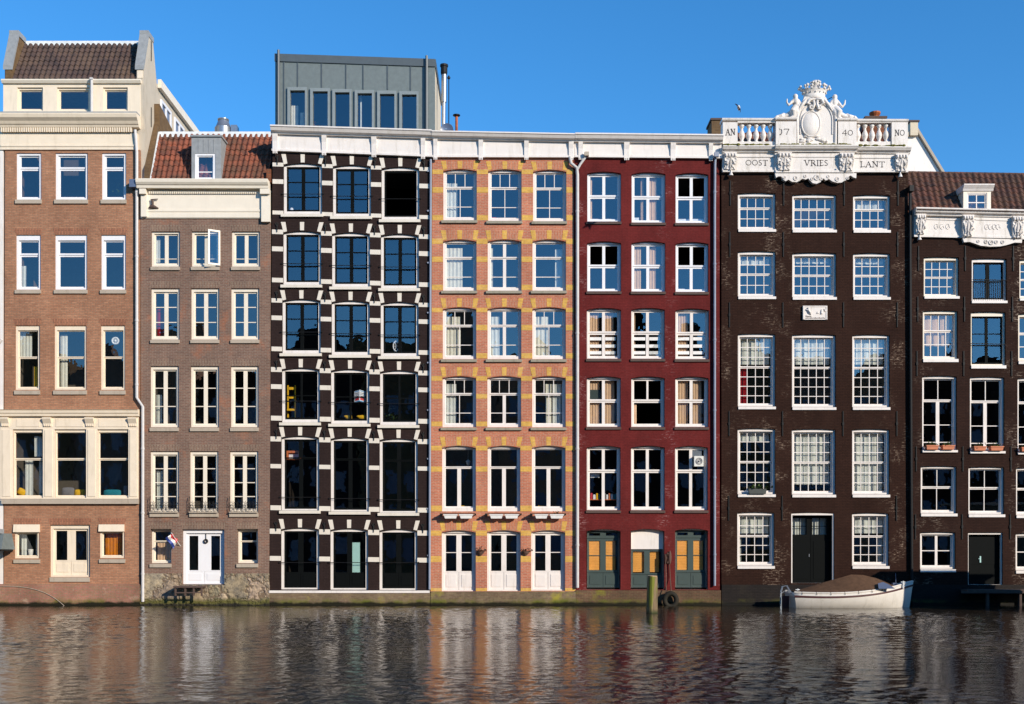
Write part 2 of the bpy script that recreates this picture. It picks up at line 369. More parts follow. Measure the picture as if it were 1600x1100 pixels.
# ---------------------------------------------------------------- windows
def arcloop(x0, x1, zt, zb, rise, n=8):
    """loop, centre of the arched head at zt"""
    if rise <= 0: return [(x0, zb), (x1, zb), (x1, zt), (x0, zt)]
    L = [(x0, zb), (x1, zb)]
    for i in range(n+1):
        t = i/n; x = x1+(x0-x1)*t; L.append((x, zt-rise*(2*t-1)**2))
    return L
class PL:
    """every shape call becomes a part of its own"""
    def __init__(s, name, mat, parent): s.a = (name, mat, parent)
    def __getattr__(s, fn):
        def g(*a, **k): m = MB(); getattr(m, fn)(*a, **k); part(s.a[0], m, s.a[1], s.a[2])
        return g
class House:
    def __init__(s, name, x0px, x1px, label, depth=10):
        s.o = root(name, (X((x0px+x1px)/2), 0, .6), label, 'house'); s.holes = []; s.x0, s.x1 = X(x0px), X(x1px); s.depth = depth
    def wall(s, outer, mat, top):
        mb = MB(); loop = [(X(a), Z(b)) for a, b in outer]
        mb.prism(loop, 0, .3, s.holes, back=False, inner=.30)
        xs = [p[0] for p in loop]; a, b = min(xs)+.012, max(xs)-.012
        mb.box(a, a+.25, .302, s.depth, .3, top-.02); mb.box(b-.25, b, .302, s.depth, .3, top-.02)
        mb.box(a+.252, b-.252, s.depth-.25, s.depth, .3, top-.02)
        part('wall', mb, mat, s.o)
        s.a, s.b, s.top = a, b, top
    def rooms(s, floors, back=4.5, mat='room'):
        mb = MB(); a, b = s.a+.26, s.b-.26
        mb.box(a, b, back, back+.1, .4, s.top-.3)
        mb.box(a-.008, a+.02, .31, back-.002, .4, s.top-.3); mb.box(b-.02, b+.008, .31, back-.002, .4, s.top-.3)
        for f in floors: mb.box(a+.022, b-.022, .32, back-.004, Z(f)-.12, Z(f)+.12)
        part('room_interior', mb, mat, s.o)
def window(H, x0, x1, y0, y1, sec=((0, 1, (), ()),), cas='white', sash=None, rise=0, cw=4, hw=None, sw=1.8, bw=1.1, rw=3, r1=.09, rd=.12,
           sill=None, sillm='stone', sillp=.07, bot=None, name='window', glass=True, bar=None, barm='blackm', hole=True, casy=None, panel=None, label=None):
    """px coordinates; sec: sections (f0,f1,vertical splits,horizontal splits[,thick centre px][,open])"""
    sash = sash or cas
    X0, X1, ZT, ZB = X(x0), X(x1), Z(y0), Z(y1); u = 1/39.0; hw = hw or cw; bot = bot if bot is not None else cw
    rs = rise*u
    if hole: H.holes.append(arcloop(X0, X1, ZT, ZB, rs))
    e = .003
    outer = arcloop(X0+e, X1-e, ZT-e, ZB+e, rs)
    ix0, ix1, izt, izb = X0+cw*u, X1-cw*u, ZT-rs*.55-hw*u, ZB+bot*u
    mb = MB(); mb.prism(outer, r1, r1+rd, [[(ix0, izb), (ix1, izb), (ix1, izt), (ix0, izt)]])
    W = part(name, mb, cas, H.o, label)
    sb = MB(); gb = MB(); ys = r1+rd*.55; yt = ys+.045; hgt = izt-izb
    for k, sc in enumerate(sec):
        f0, f1, vs, hs_ = sc[:4]; tc = sc[4] if len(sc) > 4 and sc[4] else None; op = len(sc) > 5 and sc[5]
        yo = ys+(.03 if k % 2 else 0); y2 = yo+.04
        a, b, t, q = ix0+e, ix1-e, izt-hgt*f0-e, izt-hgt*f1+e
        s_ = sw*u; rt = rw*u/2 if f0 > 0 else s_; rb = rw*u/2 if f1 < 1 else s_*1.3
        sb.box(a, a+s_, yo, y2, q, t); sb.box(b-s_, b, yo, y2, q, t)
        sb.box(a+s_, b-s_, yo, y2, t-rt, t); sb.box(a+s_, b-s_, yo, y2, q, q+rb)
        for v in vs:
            xx = a+(b-a)*v; hw2 = (tc if (tc and abs(v-.5) < .02) else bw)*u/2; sb.box(xx-hw2, xx+hw2, yo-.002, y2-.004, q+rb, t-rt)
        for h in hs_:
            zz = t-(t-q)*h; sb.box(a+s_, b-s_, yo+.003, y2-.008, zz-bw*u/2, zz+bw*u/2)
        if glass and not op:
            yg = yo+.02; ta, tb = random.uniform(-.013, .013), random.uniform(-.010, .010); xc, zc = (a+b)/2, (t+q)/2
            g = lambda x, z: (x, yg+ta*(x-xc)*.5+tb*(z-zc)*.5, z)
            gb.quad(g(a+s_*.5, q+rb*.5), g(b-s_*.5, q+rb*.5), g(b-s_*.5, t-rt*.5), g(a+s_*.5, t-rt*.5))
    if panel:                                    # solid lower panels of a door, two leaves
        f = 1-panel; t = izb+hgt*f; mid = (ix0+ix1)/2; pm = MB()
        for (a, b) in ((ix0+e, mid-.006), (mid+.006, ix1-e)):
            pm.box(a, b, ys-.006, ys+.05, izb+e, t)
            pm.box(a+.1, b-.1, ys-.022, ys-.0061, izb+.12, t-.1)
        part('door_panel', pm, sash, W)
    if sb.v: part('sash', sb, sash, W)
    if gb.v: part('pane', gb, 'glass', W)
    if sill:
        a, b, t, q = sill; m2 = MB(); zt, zb = Z(t), Z(q)
        m2.loft([[(X(a), -sillp, zb), (X(a), r1, zb), (X(a), r1, zt), (X(a), -sillp, zt-.015)], [(X(b), -sillp, zb), (X(b), r1, zb), (X(b), r1, zt), (X(b), -sillp, zt-.015)]])
        part('sill', m2, sillm, W)
    if bar:
        m3 = MB(); zz = Z(bar); m3.tube([(X0-.06, -.02, zz), (X1+.06, -.02, zz)], .014, 6)
        m3.ball((X0-.05, -.03, zz), .035, 6, 4); m3.ball((X1+.05, -.03, zz), .035, 6, 4)
        part('guard_rail', m3, barm, W)
    return W
def curtain(x0, x1, y0, y1, mat, label, y=.36, wave=.13, amp=.012, flare=0.0, group='curtains behind the windows', name='curtain', cat='curtain'):
    a, b, t, q = X(x0), X(x1), Z(y0), Z(y1); n = max(6, int((b-a)/wave*6)); mb = MB(); rows = []
    ph = random.random()*6
    for k, zz in enumerate((t, (t+q)/2, q)):
        ext = flare*(1-k/2)
        rows.append([(a+(b-a)*(1-ext)*i/n, y+amp*math.sin(i/n*(b-a)/wave*2*math.pi+ph+.3*k)*(1+.3*math.sin(i*1.7)), zz) for i in range(n+1)])
    mb.loft(rows, closed=False, caps=False)
    return part(name, mb, mat, None, label, True, cat, group)
def cornice(H, name, x0, z0, x1, z1, prof, mat, parent=None, **kw):
    """profile [(y,dz)] swept from (x0,z0) to (x1,z1), metres"""
    mb = MB(); mb.loft([[(x0, y, z0+d) for y, d in prof], [(x1, y, z1+d) for y, d in prof]])
    return part(name, mb, mat, parent or H.o, **kw)
def tiles(name, H, p00, p10, p01, p11, mat, colw=.21, rowh=.27, holes=None, parent=None):
    """pantiles over the quad p00(left bottom) p10(right bottom) p01(left top) p11(right top)"""
    p00, p10, p01, p11 = map(Vector, (p00, p10, p01, p11))
    nc = max(1, round((p10-p00).length/colw)); nr = max(1, round((p01-p00).length/rowh))
    N = (p10-p00).cross(p01-p00).normalized()
    if N.y > 0: N = -N
    mb = MB(); U = []; 
    for i in range(nc):
        for k in range(7): U.append((i+k/7, k/7))
    U.append((nc, 0)); V = []
    for j in range(nr): V += [(j+.001, 1), (j+.5, .5), (j+.97, 0)]
    rows = []
    for vj, lift in V:
        t = vj/nr; L = p00.lerp(p01, t); Rr = p10.lerp(p11, t)
        jig = (int(vj)*7919 % 13)/13*.012
        rows.append([L.lerp(Rr, u/nc)+N*(.075*(.5+.5*math.cos(2*math.pi*ph))**.8+.028*lift+.004*math.sin(int(u)*12.9+int(vj)*7.7)) for u, ph in U])
    mb.loft(rows, closed=False, caps=False)
    return part(name, mb, mat, parent or H.o, smooth=True)
ROWN = ['top', 'second', 'third', 'fourth', 'fifth', 'lowest']
COLN = ['left', 'middle', 'right']
u = 1/39.0
# ================================================================ setting: water, land, quay behind the camera
import numpy as np
def water():
    """one sheet: rippled mesh in the middle of the canal basin, running out flat to both sides"""
    rg = np.random.default_rng(5)
    xs = np.concatenate([[-500, -60], np.arange(-24, 24.01, .045), [60, 500]])
    ys = np.concatenate([[-44.5, -38], np.arange(-33, -16, .04), np.arange(-16, -8, .06), np.arange(-8, .36, .09), [.36]])
    Xg, Yg = np.meshgrid(xs, ys); Zg = np.zeros_like(Xg)
    patch = np.zeros_like(Xg)
    for k in range(7):
        L = rg.uniform(4, 14); th = rg.uniform(0, math.pi); patch += np.sin(2*math.pi/L*(Xg*math.cos(th)+Yg*math.sin(th))+rg.uniform(0, 6.28))
    amp = np.clip(1+.42*patch/1.9, .3, 1.9)
    n = 64
    for k in range(n):
        L = .13*(.95/.13)**((k/(n-1))**1.1); th = rg.normal(math.pi/2, .62); K_ = 2*math.pi/L
        sl_ = WAVE*math.sqrt(2.0/n)*(1.25 if .2 < L < .6 else .75)
        ph = K_*(Xg*math.cos(th)+Yg*math.sin(th))+rg.uniform(0, 6.28)+.6*np.sin(Xg*rg.uniform(.3, 1.3)+Yg*rg.uniform(.3, 1.3)+rg.uniform(0, 6))
        Zg += sl_/K_*(np.sin(ph)+.18*np.cos(2*ph))
    Zg *= amp
    edge = np.clip((24-np.abs(Xg))/2, 0, 1)*np.clip((Yg+33)/2, 0, 1)
    Zg *= edge
    ny, nx = Xg.shape; me = bpy.data.meshes.new('canal_water')
    co = np.stack([Xg, Yg, Zg], -1).reshape(-1, 3).astype(np.float32)
    i = np.arange(ny*nx).reshape(ny, nx); f = np.stack([i[:-1, :-1], i[:-1, 1:], i[1:, 1:], i[1:, :-1]], -1).reshape(-1).astype(np.int32); nf = len(f)//4
    me.vertices.add(len(co)); me.vertices.foreach_set('co', co.reshape(-1)); me.loops.add(len(f)); me.loops.foreach_set('vertex_index', f)
    me.polygons.add(nf); me.polygons.foreach_set('loop_start', np.arange(0, len(f), 4, dtype=np.int32)); me.polygons.foreach_set('use_smooth', np.ones(nf, dtype=bool))
    me.update(calc_edges=True); me.materials.append(M['water'])
    o = bpy.data.objects.new('canal_water', me); COL.objects.link(o); o['kind'] = 'structure'
WAVE = .060
water()
mb = MB(); mb.box(-500, 500, .36, 600, -1.5, .35); part('ground', mb, 'soil', kind='structure')
mb = MB(); mb.box(-500, 500, -600, -44.504, -1.5, .45); part('pavement', mb, 'paving', kind='structure')

# ================================================================ HOUSE A, orange brown brick
A = House('brick_house', 8, 219, 'tall orange brown brick house with cream cornice, bay front and a row of attic windows')
top2 = [(0, .30, (), ()), (.30, 1, (), ())]
for r, (y0, y1, ys0, ys1, xs) in enumerate([(239, 312, 312, 318.6, [(25.5, 64.5), (86.5, 137), (159, 197)]),
                                  (367, 452.5, 453, 459, [(25, 63.5), (86, 136), (158, 196.5)])]):
    for c, (a, b) in enumerate(xs):
        window(A, a, b, y0, y1, top2, cas='pvc', cw=3.6, hw=3.4 if r == 0 else 8, sw=2.0, rw=5, r1=.05, rd=.12, sill=(a-1, b+1, ys0, ys1), bot=3)
for c, (a, b) in enumerate([(24, 62), (85, 135), (157.5, 195.5)]):
    window(A, a, b, 508.6, 609, [(0, .47, (), ()), (.47, 1, (), ())], cas='cream', cw=3.2, hw=7, sw=1.5, rw=3, r1=.05, rd=.12, sill=(a-1, b+1, 610, 616.6))
for c, (a, b) in enumerate([(21, 68), (86, 135.5), (153, 201.5)]):
    window(A, a, b, 671, 778, [(0, .42, (), ()), (.42, 1, (), ())], cas='cream', cw=1.2, hw=4.5, sw=.9, rw=3.2, r1=.02, rd=.10, bot=3)
window(A, 23, 61.5, 820.5, 872.5, [(.0, 1, (), ())], cas='cream', cw=3.4, hw=13, sw=1, r1=.04, rd=.12, sill=(22, 63, 874, 880))
window(A, 156, 194.5, 820.5, 872, [(.0, 1, (), ())], cas='cream', cw=3.2, hw=11.5, sw=1, r1=.04, rd=.14, sill=(155.5, 196, 873.5, 879.5))
window(A, 78, 140.5, 820, 901.5, [(0, .70, (.5,), (), 13)], cas='cream', cw=4, hw=6, sw=3.2, r1=.08, rd=.14, sill=(78, 140.5, 901.6, 909), sillp=.05, panel=.70, name='door', bot=3)
A.wall([(6, 913), (219, 913), (219, 234), (8, 234)], 'brickA', Z(125))
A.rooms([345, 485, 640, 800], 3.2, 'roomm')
# roller shutter boxes
for a, b, t, q in ((22, 62.5, 819.5, 831.5), (155, 194.5, 819.5, 830.5)):
    mb = MB(); mb.slab([(X(a), -.10, Z(q)), (X(b), -.10, Z(q)), (X(b), -.06, Z(t)), (X(a), -.06, Z(t))], (0, .13, 0)); part('shutter_box', mb, 'cream', A.o)
mb = PL('brick_arch', 'solA', A.o)
for (a, b, t) in [(25,63.5,367),(86,136,367),(158,196.5,367),(24,62,508.6),(85,135,508.6),(157.5,195.5,508.6),(23,62,820),(78,140.5,820),(156,194.5,820)]:
    mb.prism([(X(a), Z(t-.4)), (X(b), Z(t-.4)), (X(b+3), Z(t-10)), (X(a-3), Z(t-10))], -.004, .01)
# frieze and cornice
mb = MB(); mb.box(X(1), X(215), -.06, .3, Z(234.5), Z(209)); mb.box(X(2), X(213), -.085, -.061, Z(230), Z(227)); part('frieze', mb, 'cream', A.o)
mb = MB()
n = 58
for i in range(n):
    a = X(4)+(X(209)-X(4))*i/n; mb.box(a, a+.05, -.17, -.05, Z(208.5), Z(201.5))
part('dentil_row', mb, 'cream', A.o)
cornice(A, 'cornice', X(-4), Z(201), X(219), Z(201), [(.3, 0), (-.16, 0), (-.20, .08), (-.24, .10), (-.30, .20), (-.42, .30), (-.46, .42), (-.46, .46), (.3, .50)], 'cream')
# attic storey
At = House.__new__(House); At.o = A.o; At.holes = []
for a, b in ((27, 67), (89, 139.5), (161, 199.5)):
    window(At, a, b, 136.5, 173, [(0, 1, (), ())], cas='cream', cw=2, hw=3, sw=1.6, r1=.07, rd=.12, bot=2.5)
mb = MB(); mb.prism([(X(5), Z(183)), (X(219.5), Z(183)), (X(219.5), Z(126)), (X(5), Z(126))], 0, .35, At.holes, back=False, inner=.35); part('attic_wall', mb, 'cream', A.o)
cornice(A, 'attic_cornice', X(4), Z(131), X(221), Z(131), [(.3, 0), (-.08, 0), (-.14, .09), (-.14, .14), (.3, .17)], 'creamW')
mb = MB(); mb.box(X(5), X(219), -.42, 0, Z(182.4), Z(180.6)); part('gutter', mb, 'lead', A.o)
mb = MB(); mb.tube([(X(146), -.19, Z(126)), (X(146), -.19, Z(181))], .055); mb.box(X(143.8), X(148.2), -.26, -.1, Z(128), Z(125)); part('attic_downpipe', mb, 'pipe', A.o)
# roof
zr, zb_ = 23.02, Z(124.5)
tiles('roof', A, (X(20), .05, zb_), (X(213), .05, zb_), (X(20), 1.2, zr), (X(213), 1.2, zr), 'tilesA', colw=.215, rowh=.27)
mb = MB(); mb.slab([(X(20), 1.13, zr-.14), (X(213), 1.13, zr-.14), (X(213), 1.22, zr+.16), (X(20), 1.22, zr+.16)], (0, .12, 0)); part('ridge_flashing', mb, 'leadw', A.o)
mb = MB(); mb.box(X(20), X(213), 1.3, 9.9, Z(126), 21.9); part('rear_roof', mb, 'lead', A.o)
# gable walls at both sides with raking lead copings
def gablewall(xa, xb, mat):
    mb = MB(); pl = [(.0, Z(126)), (.0, 21.75), (.62, 23.1), (1.2, 23.1), (1.62, 21.8), (9.9, 21.8), (9.9, 13.5), (0.0, 13.5)]
    mb.loft([[(xa, y, z) for y, z in pl], [(xb, y, z) for y, z in pl]]); return mb
gm = MB(); pl = [(.0, Z(124)), (.0, 21.6), (.55, 23.05), (1.15, 23.05), (1.62, 21.6), (9.9, 21.6), (9.9, 12.6), (.31, 12.6)]
gm.loft([[(X(213.5), y, z) for y, z in pl], [(X(225), y, z) for y, z in pl]])
part('gable_wall', gm, 'render', A.o)
gm = MB(); gm.loft([[(X(7.5), y, z) for y, z in pl], [(X(19), y, z) for y, z in pl]]); part('gable_wall', gm, 'brickside', A.o)
for a, b in ((5.5, 20.5), (211.5, 225.6)):
    mb = MB(); q = [(-.05, 21.45), (-.05, 21.62), (.50, 23.12), (.50, 23.28), (1.2, 23.28), (1.2, 23.07), (.58, 23.07)]
    mb.loft([[(X(a), y, z) for y, z in q], [(X(b), y, z) for y, z in q]]); part('raking_coping', mb, 'lead', A.o)
    mb = MB(); mb.box(X(a)+.08, X(b)-.06, -.02, .0, Z(122), 21.44); part('corner_block', mb, 'brickside' if a < 100 else 'cream', A.o)
mb = MB(); mb.slab([(X(225)+.01, 1.35, 16.6), (X(225)+.01, 3.4, 16.6), (X(225)+.01, 3.0, 20.2), (X(225)+.01, 1.25, 20.6)], (.22, 0, 0)); part('chimney_breast', mb, 'brickside', A.o)
# rear side windows and fascia
mb = MB(); mb.box(X(225)+.01, X(225)+.16, 1.7, 9.95, 21.45, 21.8); part('rear_fascia', mb, 'creamW', A.o)
for k, y0 in enumerate((2.0, 3.9, 5.8)):
    mb = MB()
    xx = X(225)+.012
    mb.box(xx, xx+.07, y0, y0+.12, 18.3, 21.1); mb.box(xx, xx+.07, y0+1.28, y0+1.4, 18.3, 21.1); mb.box(xx, xx+.07, y0+.64, y0+.76, 18.42, 20.98)
    mb.box(xx, xx+.07, y0+.121, y0+1.279, 20.98, 21.1); mb.box(xx, xx+.07, y0+.121, y0+1.279, 18.3, 18.42)
    W = part('side_window', mb, 'pvc', A.o)
    mb = MB(); mb.box(xx, xx+.02, y0+.13, y0+1.27, 18.43, 20.97); part('pane', mb, 'viewdark', W)
mb = PL('wall_anchor', 'blackm', A.o)
for z in (22.6, 19.9): mb.box(X(225)+.001, X(225)+.02, .85, .9, z-.4, z+.4)
# first-floor bay front in cream joinery
mb = MB()
mb.prism([(X(1), Z(779.5)), (X(217), Z(779.5)), (X(217), Z(640)), (X(1), Z(640))], -.06, -.002,
         [arcloop(X(a), X(b), Z(671), Z(778), 0) for a, b in ((21, 68), (86, 135.5), (153, 201.5))])
for a, b in ((27, 63), (88, 131), (155, 199)):
    mb.box(X(a), X(b), -.078, -.061, Z(667), Z(655))
for a, b in ((5, 18), (71, 83), (138.5, 150), (204, 215)):
    mb.box(X(a), X(b), -.085, -.061, Z(776), Z(672))
part('bay_front', mb, 'cream', A.o)
for a, b in ((3, 15.5), (69, 82), (135, 148.5), (202, 215)):
    mb = MB(); mb.loft([[(X(a), y, z) for y, z in ((-.062, Z(667)), (-.09, Z(667)), (-.11, Z(662)), (-.22, Z(655)), (-.22, Z(653)), (-.062, Z(653)))],
                        [(X(b), y, z) for y, z in ((-.062, Z(667)), (-.09, Z(667)), (-.11, Z(662)), (-.22, Z(655)), (-.22, Z(653)), (-.062, Z(653)))]])
    for k in range(4): mb.box(X(a+1+k*3), X(a+2.6+k*3), -.12, -.09, Z(666.5), Z(663.5))
    part('bracket', mb, 'cream', A.o)
cornice(A, 'bay_cornice', X(-1), Z(651), X(218.5), Z(651), [(0, 0), (-.18, 0), (-.2, .10), (-.24, .12), (-.26, .22), (-.3, .25), (0, .28)], 'cream')
mb = MB(); mb.box(X(4), X(217.5), -.14, -.001, Z(787.5), Z(780)); part('stone_sill_course', mb, 'stone', A.o)
mb = MB(); mb.box(X(-2), X(219.5), -.12, .35, -1.2, Z(912.5)); part('quay_plinth', mb, 'baseA', A.o)
# contents
for a, b, r, t, q, m, lab in [
    (89, 100, 3, 520, 606, 'cur', 'white curtain at the left of the wide middle third-row window, orange brown brick house'),
    (128, 132, 3, 520, 606, 'cur', 'narrow white curtain at the right of the wide middle third-row window, orange brown brick house'),
    (48, 60, 4, 680, 712, 'lace', 'pale slatted blind in the upper light of the left cream bay window'),
    (26, 44, 3, 516, 556, 'lace', 'pale blind across the upper half of the third-row left window, orange brown brick house'),
    (28, 35, 3, 412, 450, 'lace', 'pale curtain draped in the second-row left window, orange brown brick house'),
    (33, 46, 4, 718, 774, 'lace', 'grey white curtain in the left window of the cream bay front'),
    (55, 62, 4, 720, 774, 'lace', 'short pale curtain near the right side of the left cream bay window'),
    (160, 190, 5, 832, 870, 'orange', 'bright orange curtain in the small right ground window, orange brown brick house'),
    (28, 36, 5, 833, 868, 'lace', 'pale curtain in the small left ground window beside the cream garden door'),
    (50, 57, 5, 833, 868, 'lace', 'thin pale curtain strip at the right of the small left ground window')]:
    curtain(a, b, t, q, m, lab)
def cushion(cx, cz, sx, sz, mat, label, y=.42, tilt=0, grp=None):
    mb = MB(); n = 10; rings = []
    for d, s_ in ((-.09, .35), (-.07, .8), (-.03, .97), (.03, .97), (.07, .8), (.09, .35)):
        L = []
        for i in range(24):
            t = 2*math.pi*i/24; c_, n_ = math.cos(t), math.sin(t)
            px = math.copysign(abs(c_)**.45, c_)*sx/2*s_; pz = math.copysign(abs(n_)**.45, n_)*sz/2*s_
            L.append((cx+px*math.cos(tilt)-pz*math.sin(tilt), y+d, cz+pz*math.cos(tilt)+px*math.sin(tilt)))
        rings.append(L)
    mb.loft(rings); return part('cushion', mb, mat, None, label, True, 'cushion', grp or 'cushions on the bay window seat')
cushion(X(27), Z(768), .36, .30, 'yel', 'yellow cushion slumped in the left cream bay window', tilt=-.5)
cushion(X(61), Z(772), .26, .16, 'teal', 'small teal cushion in the left cream bay window')
cushion(X(100), Z(768), .52, .40, 'greyf', 'grey cushion in the middle cream bay window')
cushion(X(119), Z(769.5), .46, .30, 'yel', 'upright yellow cushion in the middle cream bay window')
cushion(X(170), Z(770), .72, .32, 'teal', 'long teal bolster cushion in the right cream bay window')
cushion(X(191.5), Z(766), .2, .42, 'greyf', 'narrow pointed grey cushion in the right cream bay window')
mb = MB(); mb.ring((X(177.5), .2, Z(531)), .125, .125, .035, 20, 6); 
for k in range(8): mb.bar2((X(177.5), Z(531)), (X(177.5)+.11*math.cos(k*.785), Z(531)+.11*math.sin(k*.785)), .02, .19, .2)
mb.ball((X(177.5), .19, Z(531)), .05, 8, 5); part('extractor_fan', mb, 'planterw', None, 'round white window fan with dark blades, right third-row window of the orange brown house', cat='fan')
mb = MB(); mb.box(X(48.5), X(54), .3, .42, Z(606), Z(571)); a1 = part('yellow_packet', mb, 'yel', None, 'tall yellow packet standing in the left third-row window, orange brown brick house', cat='packet')
mb = MB(); mb.lathe(X(42), .35, [(.08, Z(868)), (.11, Z(858)), (.1, Z(858))], 12); part('plant_pot', mb, 'planterw', None, 'pale pot in the small left ground window of the orange brown house', cat='pot')
def plant(cx, cy, cz, w_, h_, n, label, mat='leaf', pot=None, name='potted_plant', group=None, parent=None):
    mb = MB()
    for i in range(n):
        p = Vector((cx+random.gauss(0, w_*.3), cy+random.gauss(0, w_*.2), cz+abs(random.gauss(0, .5))*h_)); d = Vector((random.uniform(-1, 1), random.uniform(-1, .3), random.uniform(-.2, 1))).normalized(); s_ = w_*.18
        q = d.cross(Vector((random.random(), .3, .7))).normalized()*s_*.4; mb.quad(p, p+d*s_*.5+q, p+d*s_, p+d*s_*.5-q)
    if parent is not None: return part('leaves', mb, mat, parent)
    return part(name, mb, mat, None, label, cat='plant', group=group)
plant(X(183), .4, Z(306), .45, .55, 70, 'bushy green plant in the top right window of the orange brown brick house')
# downpipe between A and B
mb = MB(); mb.tube([(X(213), -.15, Z(205)), (X(214), -.12, Z(222)), (X(215), -.1, Z(240)), (X(215), -.1, Z(622)), (X(224.3), -.1, Z(636)), (X(224.3), -.1, Z(940))], .062, 10)
for p in (300, 400, 500, 600): mb.tube([(X(215), -.1, Z(p)), (X(215), -.1, Z(p+3))], .075, 10)
for p in (700, 800, 895): mb.tube([(X(224.3), -.1, Z(p)), (X(224.3), -.1, Z(p+3))], .075, 10)
part('downpipe', mb, 'pipe', A.o)
mb = MB(); mb.box(X(206), X(216), -.32, -.03, Z(296), Z(284)); part('rain_hopper', mb, 'viewdark', A.o)
mb = MB(); pts = []
for i in range(14):
    t = i/13; pts.append((X(2+102*t), -.15, Z(915.5+2*t+30*t**3.2)))
mb.tube(pts, .010, 6); part('garden_hose', mb, 'stone', None, 'pale hose curving down the worn quay wall to the water', cat='hose')

# ================================================================ HOUSE B, grey brown brick with orange roof
B = House('brick_house', 221, 423, 'narrow grey brown brick house with orange red tiled roof and a lead dormer')
for a, b, r in ((236.5, 281, 0), (299.4, 343, 1), (362, 406, 2)):
    window(B, a, b, 361.6, 416.5, [(0, 1, (.5,), (.80,), 5.5, False)], cas='creamW', cw=3.5, hw=3, sw=2, bw=1, r1=.07, rd=.12, sill=(a-.5, b+.5, 417, 422.5), glass=r != 1)
for y0, y1, s0, s1, hs_, xs in ((450.4, 530.5, 531, 536.5, (.33, .66), [(236, 280.5), (298.5, 342.5), (361, 405)]), (572, 667.5, 668, 674, (.33, .66), [(235, 279.2), (298, 342), (360.6, 404)]),
                            (705, 801, 801.6, 807.6, (.25, .5, .75), [(235, 279.5), (296.8, 341.2), (359.2, 403.5)])):
    for a, b in xs: window(B, a, b, y0, y1, [(0, 1, (.5,), hs_, 6)], cas='creamW', cw=3.5, hw=5, sw=2, bw=1.3, r1=.07, rd=.12, sill=(a-.5, b+.5, s0, s1))
for a, b in ((235, 267.6), (370.5, 403)):
    window(B, a, b, 826.5, 880, [(0, .34, (), ()), (.34, 1, (), ())], cas='creamW', cw=3, hw=3, sw=1.4, rw=2.2, r1=.2, rd=.12, sill=(a-.5, b+.5, 880.5, 886.5))
window(B, 285, 350.5, 827, 913, [(0, .76, (.5,), (), 20)], cas='pvc', cw=4.5, hw=6, sw=4, r1=.12, rd=.14, panel=.76, name='door', bot=1.5)
B.wall([(220.5, 913.5), (421.5, 913.5), (423, 341), (219.5, 341)], 'brickB', Z(290))
B.rooms([435, 550, 690, 815], 3.2, 'roomm')
mb = PL('brick_arch', 'solB', B.o)
for t, xs in ((361, ((236.5, 281), (299.4, 343), (362, 406))), (450, ((236, 280.5), (298.5, 342.5), (361, 405))), (571.6, ((235, 279), (298, 342), (360.6, 404))), (704.6, ((235, 279.5), (296.8, 341), (359, 403.5))), (826, ((235, 268), (285, 350.5), (370, 403)))):
    for a, b in xs: mb.prism([(X(a), Z(t)), (X(b), Z(t)), (X(b+3), Z(t-10)), (X(a-3), Z(t-10))], -.004, .01)
mb = MB(); mb.box(X(220), X(421.5), -.1, .35, -1.2, Z(914)); mb.box(X(221), X(284.5), -.05, .012, Z(914)+.002, Z(896)); mb.box(X(351), X(421), -.05, .012, Z(914)+.002, Z(896)); part('quay_plinth', mb, 'rubble', B.o)
mb = MB(); mb.box(X(220.5), X(409), -.05, .3, Z(341.5), Z(298)); mb.box(X(221.5), X(408), -.075, -.051, Z(331.5), Z(328)); mb.box(X(221.5), X(408), -.068, -.051, Z(340.5), Z(333.5)); part('frieze', mb, 'creamW', B.o)
mb = MB()
for i in range(56):
    a = X(234)+(X(402)-X(234))*i/56; mb.box(a, a+.045, -.12, -.03, Z(304), Z(300)-.01-i*.0006)
part('dentil_row', mb, 'creamW', B.o)
cornice(B, 'cornice', X(217), Z(297), X(421.5), Z(297.5), [(.3, 0), (-.28, 0), (-.3, .1), (-.34, .12), (-.40, .2), (-.42, .3), (-.42, .33), (.3, .36)], 'creamW')
for a, b, q in ((222, 231, 340), (409.5, 423, 348)):
    mb = MB(); mb.box(X(a), X(b), -.15, -.0, Z(q), Z(306)); mb.box(X(a-1), X(b), -.27, 0, Z(306), Z(298)); part('bracket', mb, 'creamW', B.o)
# carved whale on the frieze
mb = MB(); mb.tube([(X(234), -.09, Z(326)), (X(237), -.12, Z(324.5)), (X(242), -.12, Z(324.5)), (X(249), -.09, Z(326.5))], [.02, .07, .07, .015], 8); mb.tube([(X(240), -.12, Z(323)), (X(240), -.13, Z(317)), (X(238), -.12, Z(314))], [.05, .05, .03], 8)
mb.tube([(X(237), -.12, Z(313.5)), (X(248), -.12, Z(312.5))], [.03, .02], 6); part('carved_ornament', mb, 'stoned', B.o)
z0, z1 = Z(285.5), 19.3
tiles('roof', B, (X(235.5), .05, z0), (X(416), .05, z0), (X(235.5), 1.2, z1), (X(425), 1.2, z1), 'tilesB', colw=.215, rowh=.28)
mb = MB(); mb.slab([(X(234.5), 1.1, z1-.12), (X(426), 1.1, z1-.12), (X(426), 1.2, z1+.14), (X(234.5), 1.2, z1+.14)], (0, .15, 0)); part('ridge_flashing', mb, 'leadw', B.o)
mb = MB(); mb.slab([(X(233.3), -.03, z0), (X(235.8), -.03, z0), (X(235.8), 1.12, z1+.1), (X(233.3), 1.12, z1+.1)], (0, .1, 0)); part('verge_flashing', mb, 'leadw', B.o)
mb = MB(); mb.box(X(226), X(423), 1.36, 9.9, Z(290), z1+.02); part('flat_roof', mb, 'lead', B.o)
mb = MB(); mb.loft([[(X(225.5), y, z) for y, z in ((0, z0), (0, Z(262)), (1.3, z1+.6), (4, z1+.6), (4, z0))], [(X(233), y, z) for y, z in ((0, z0), (0, Z(262)), (1.3, z1+.6), (4, z1+.6), (4, z0))]]); part('party_wall', mb, 'brickside', B.o)
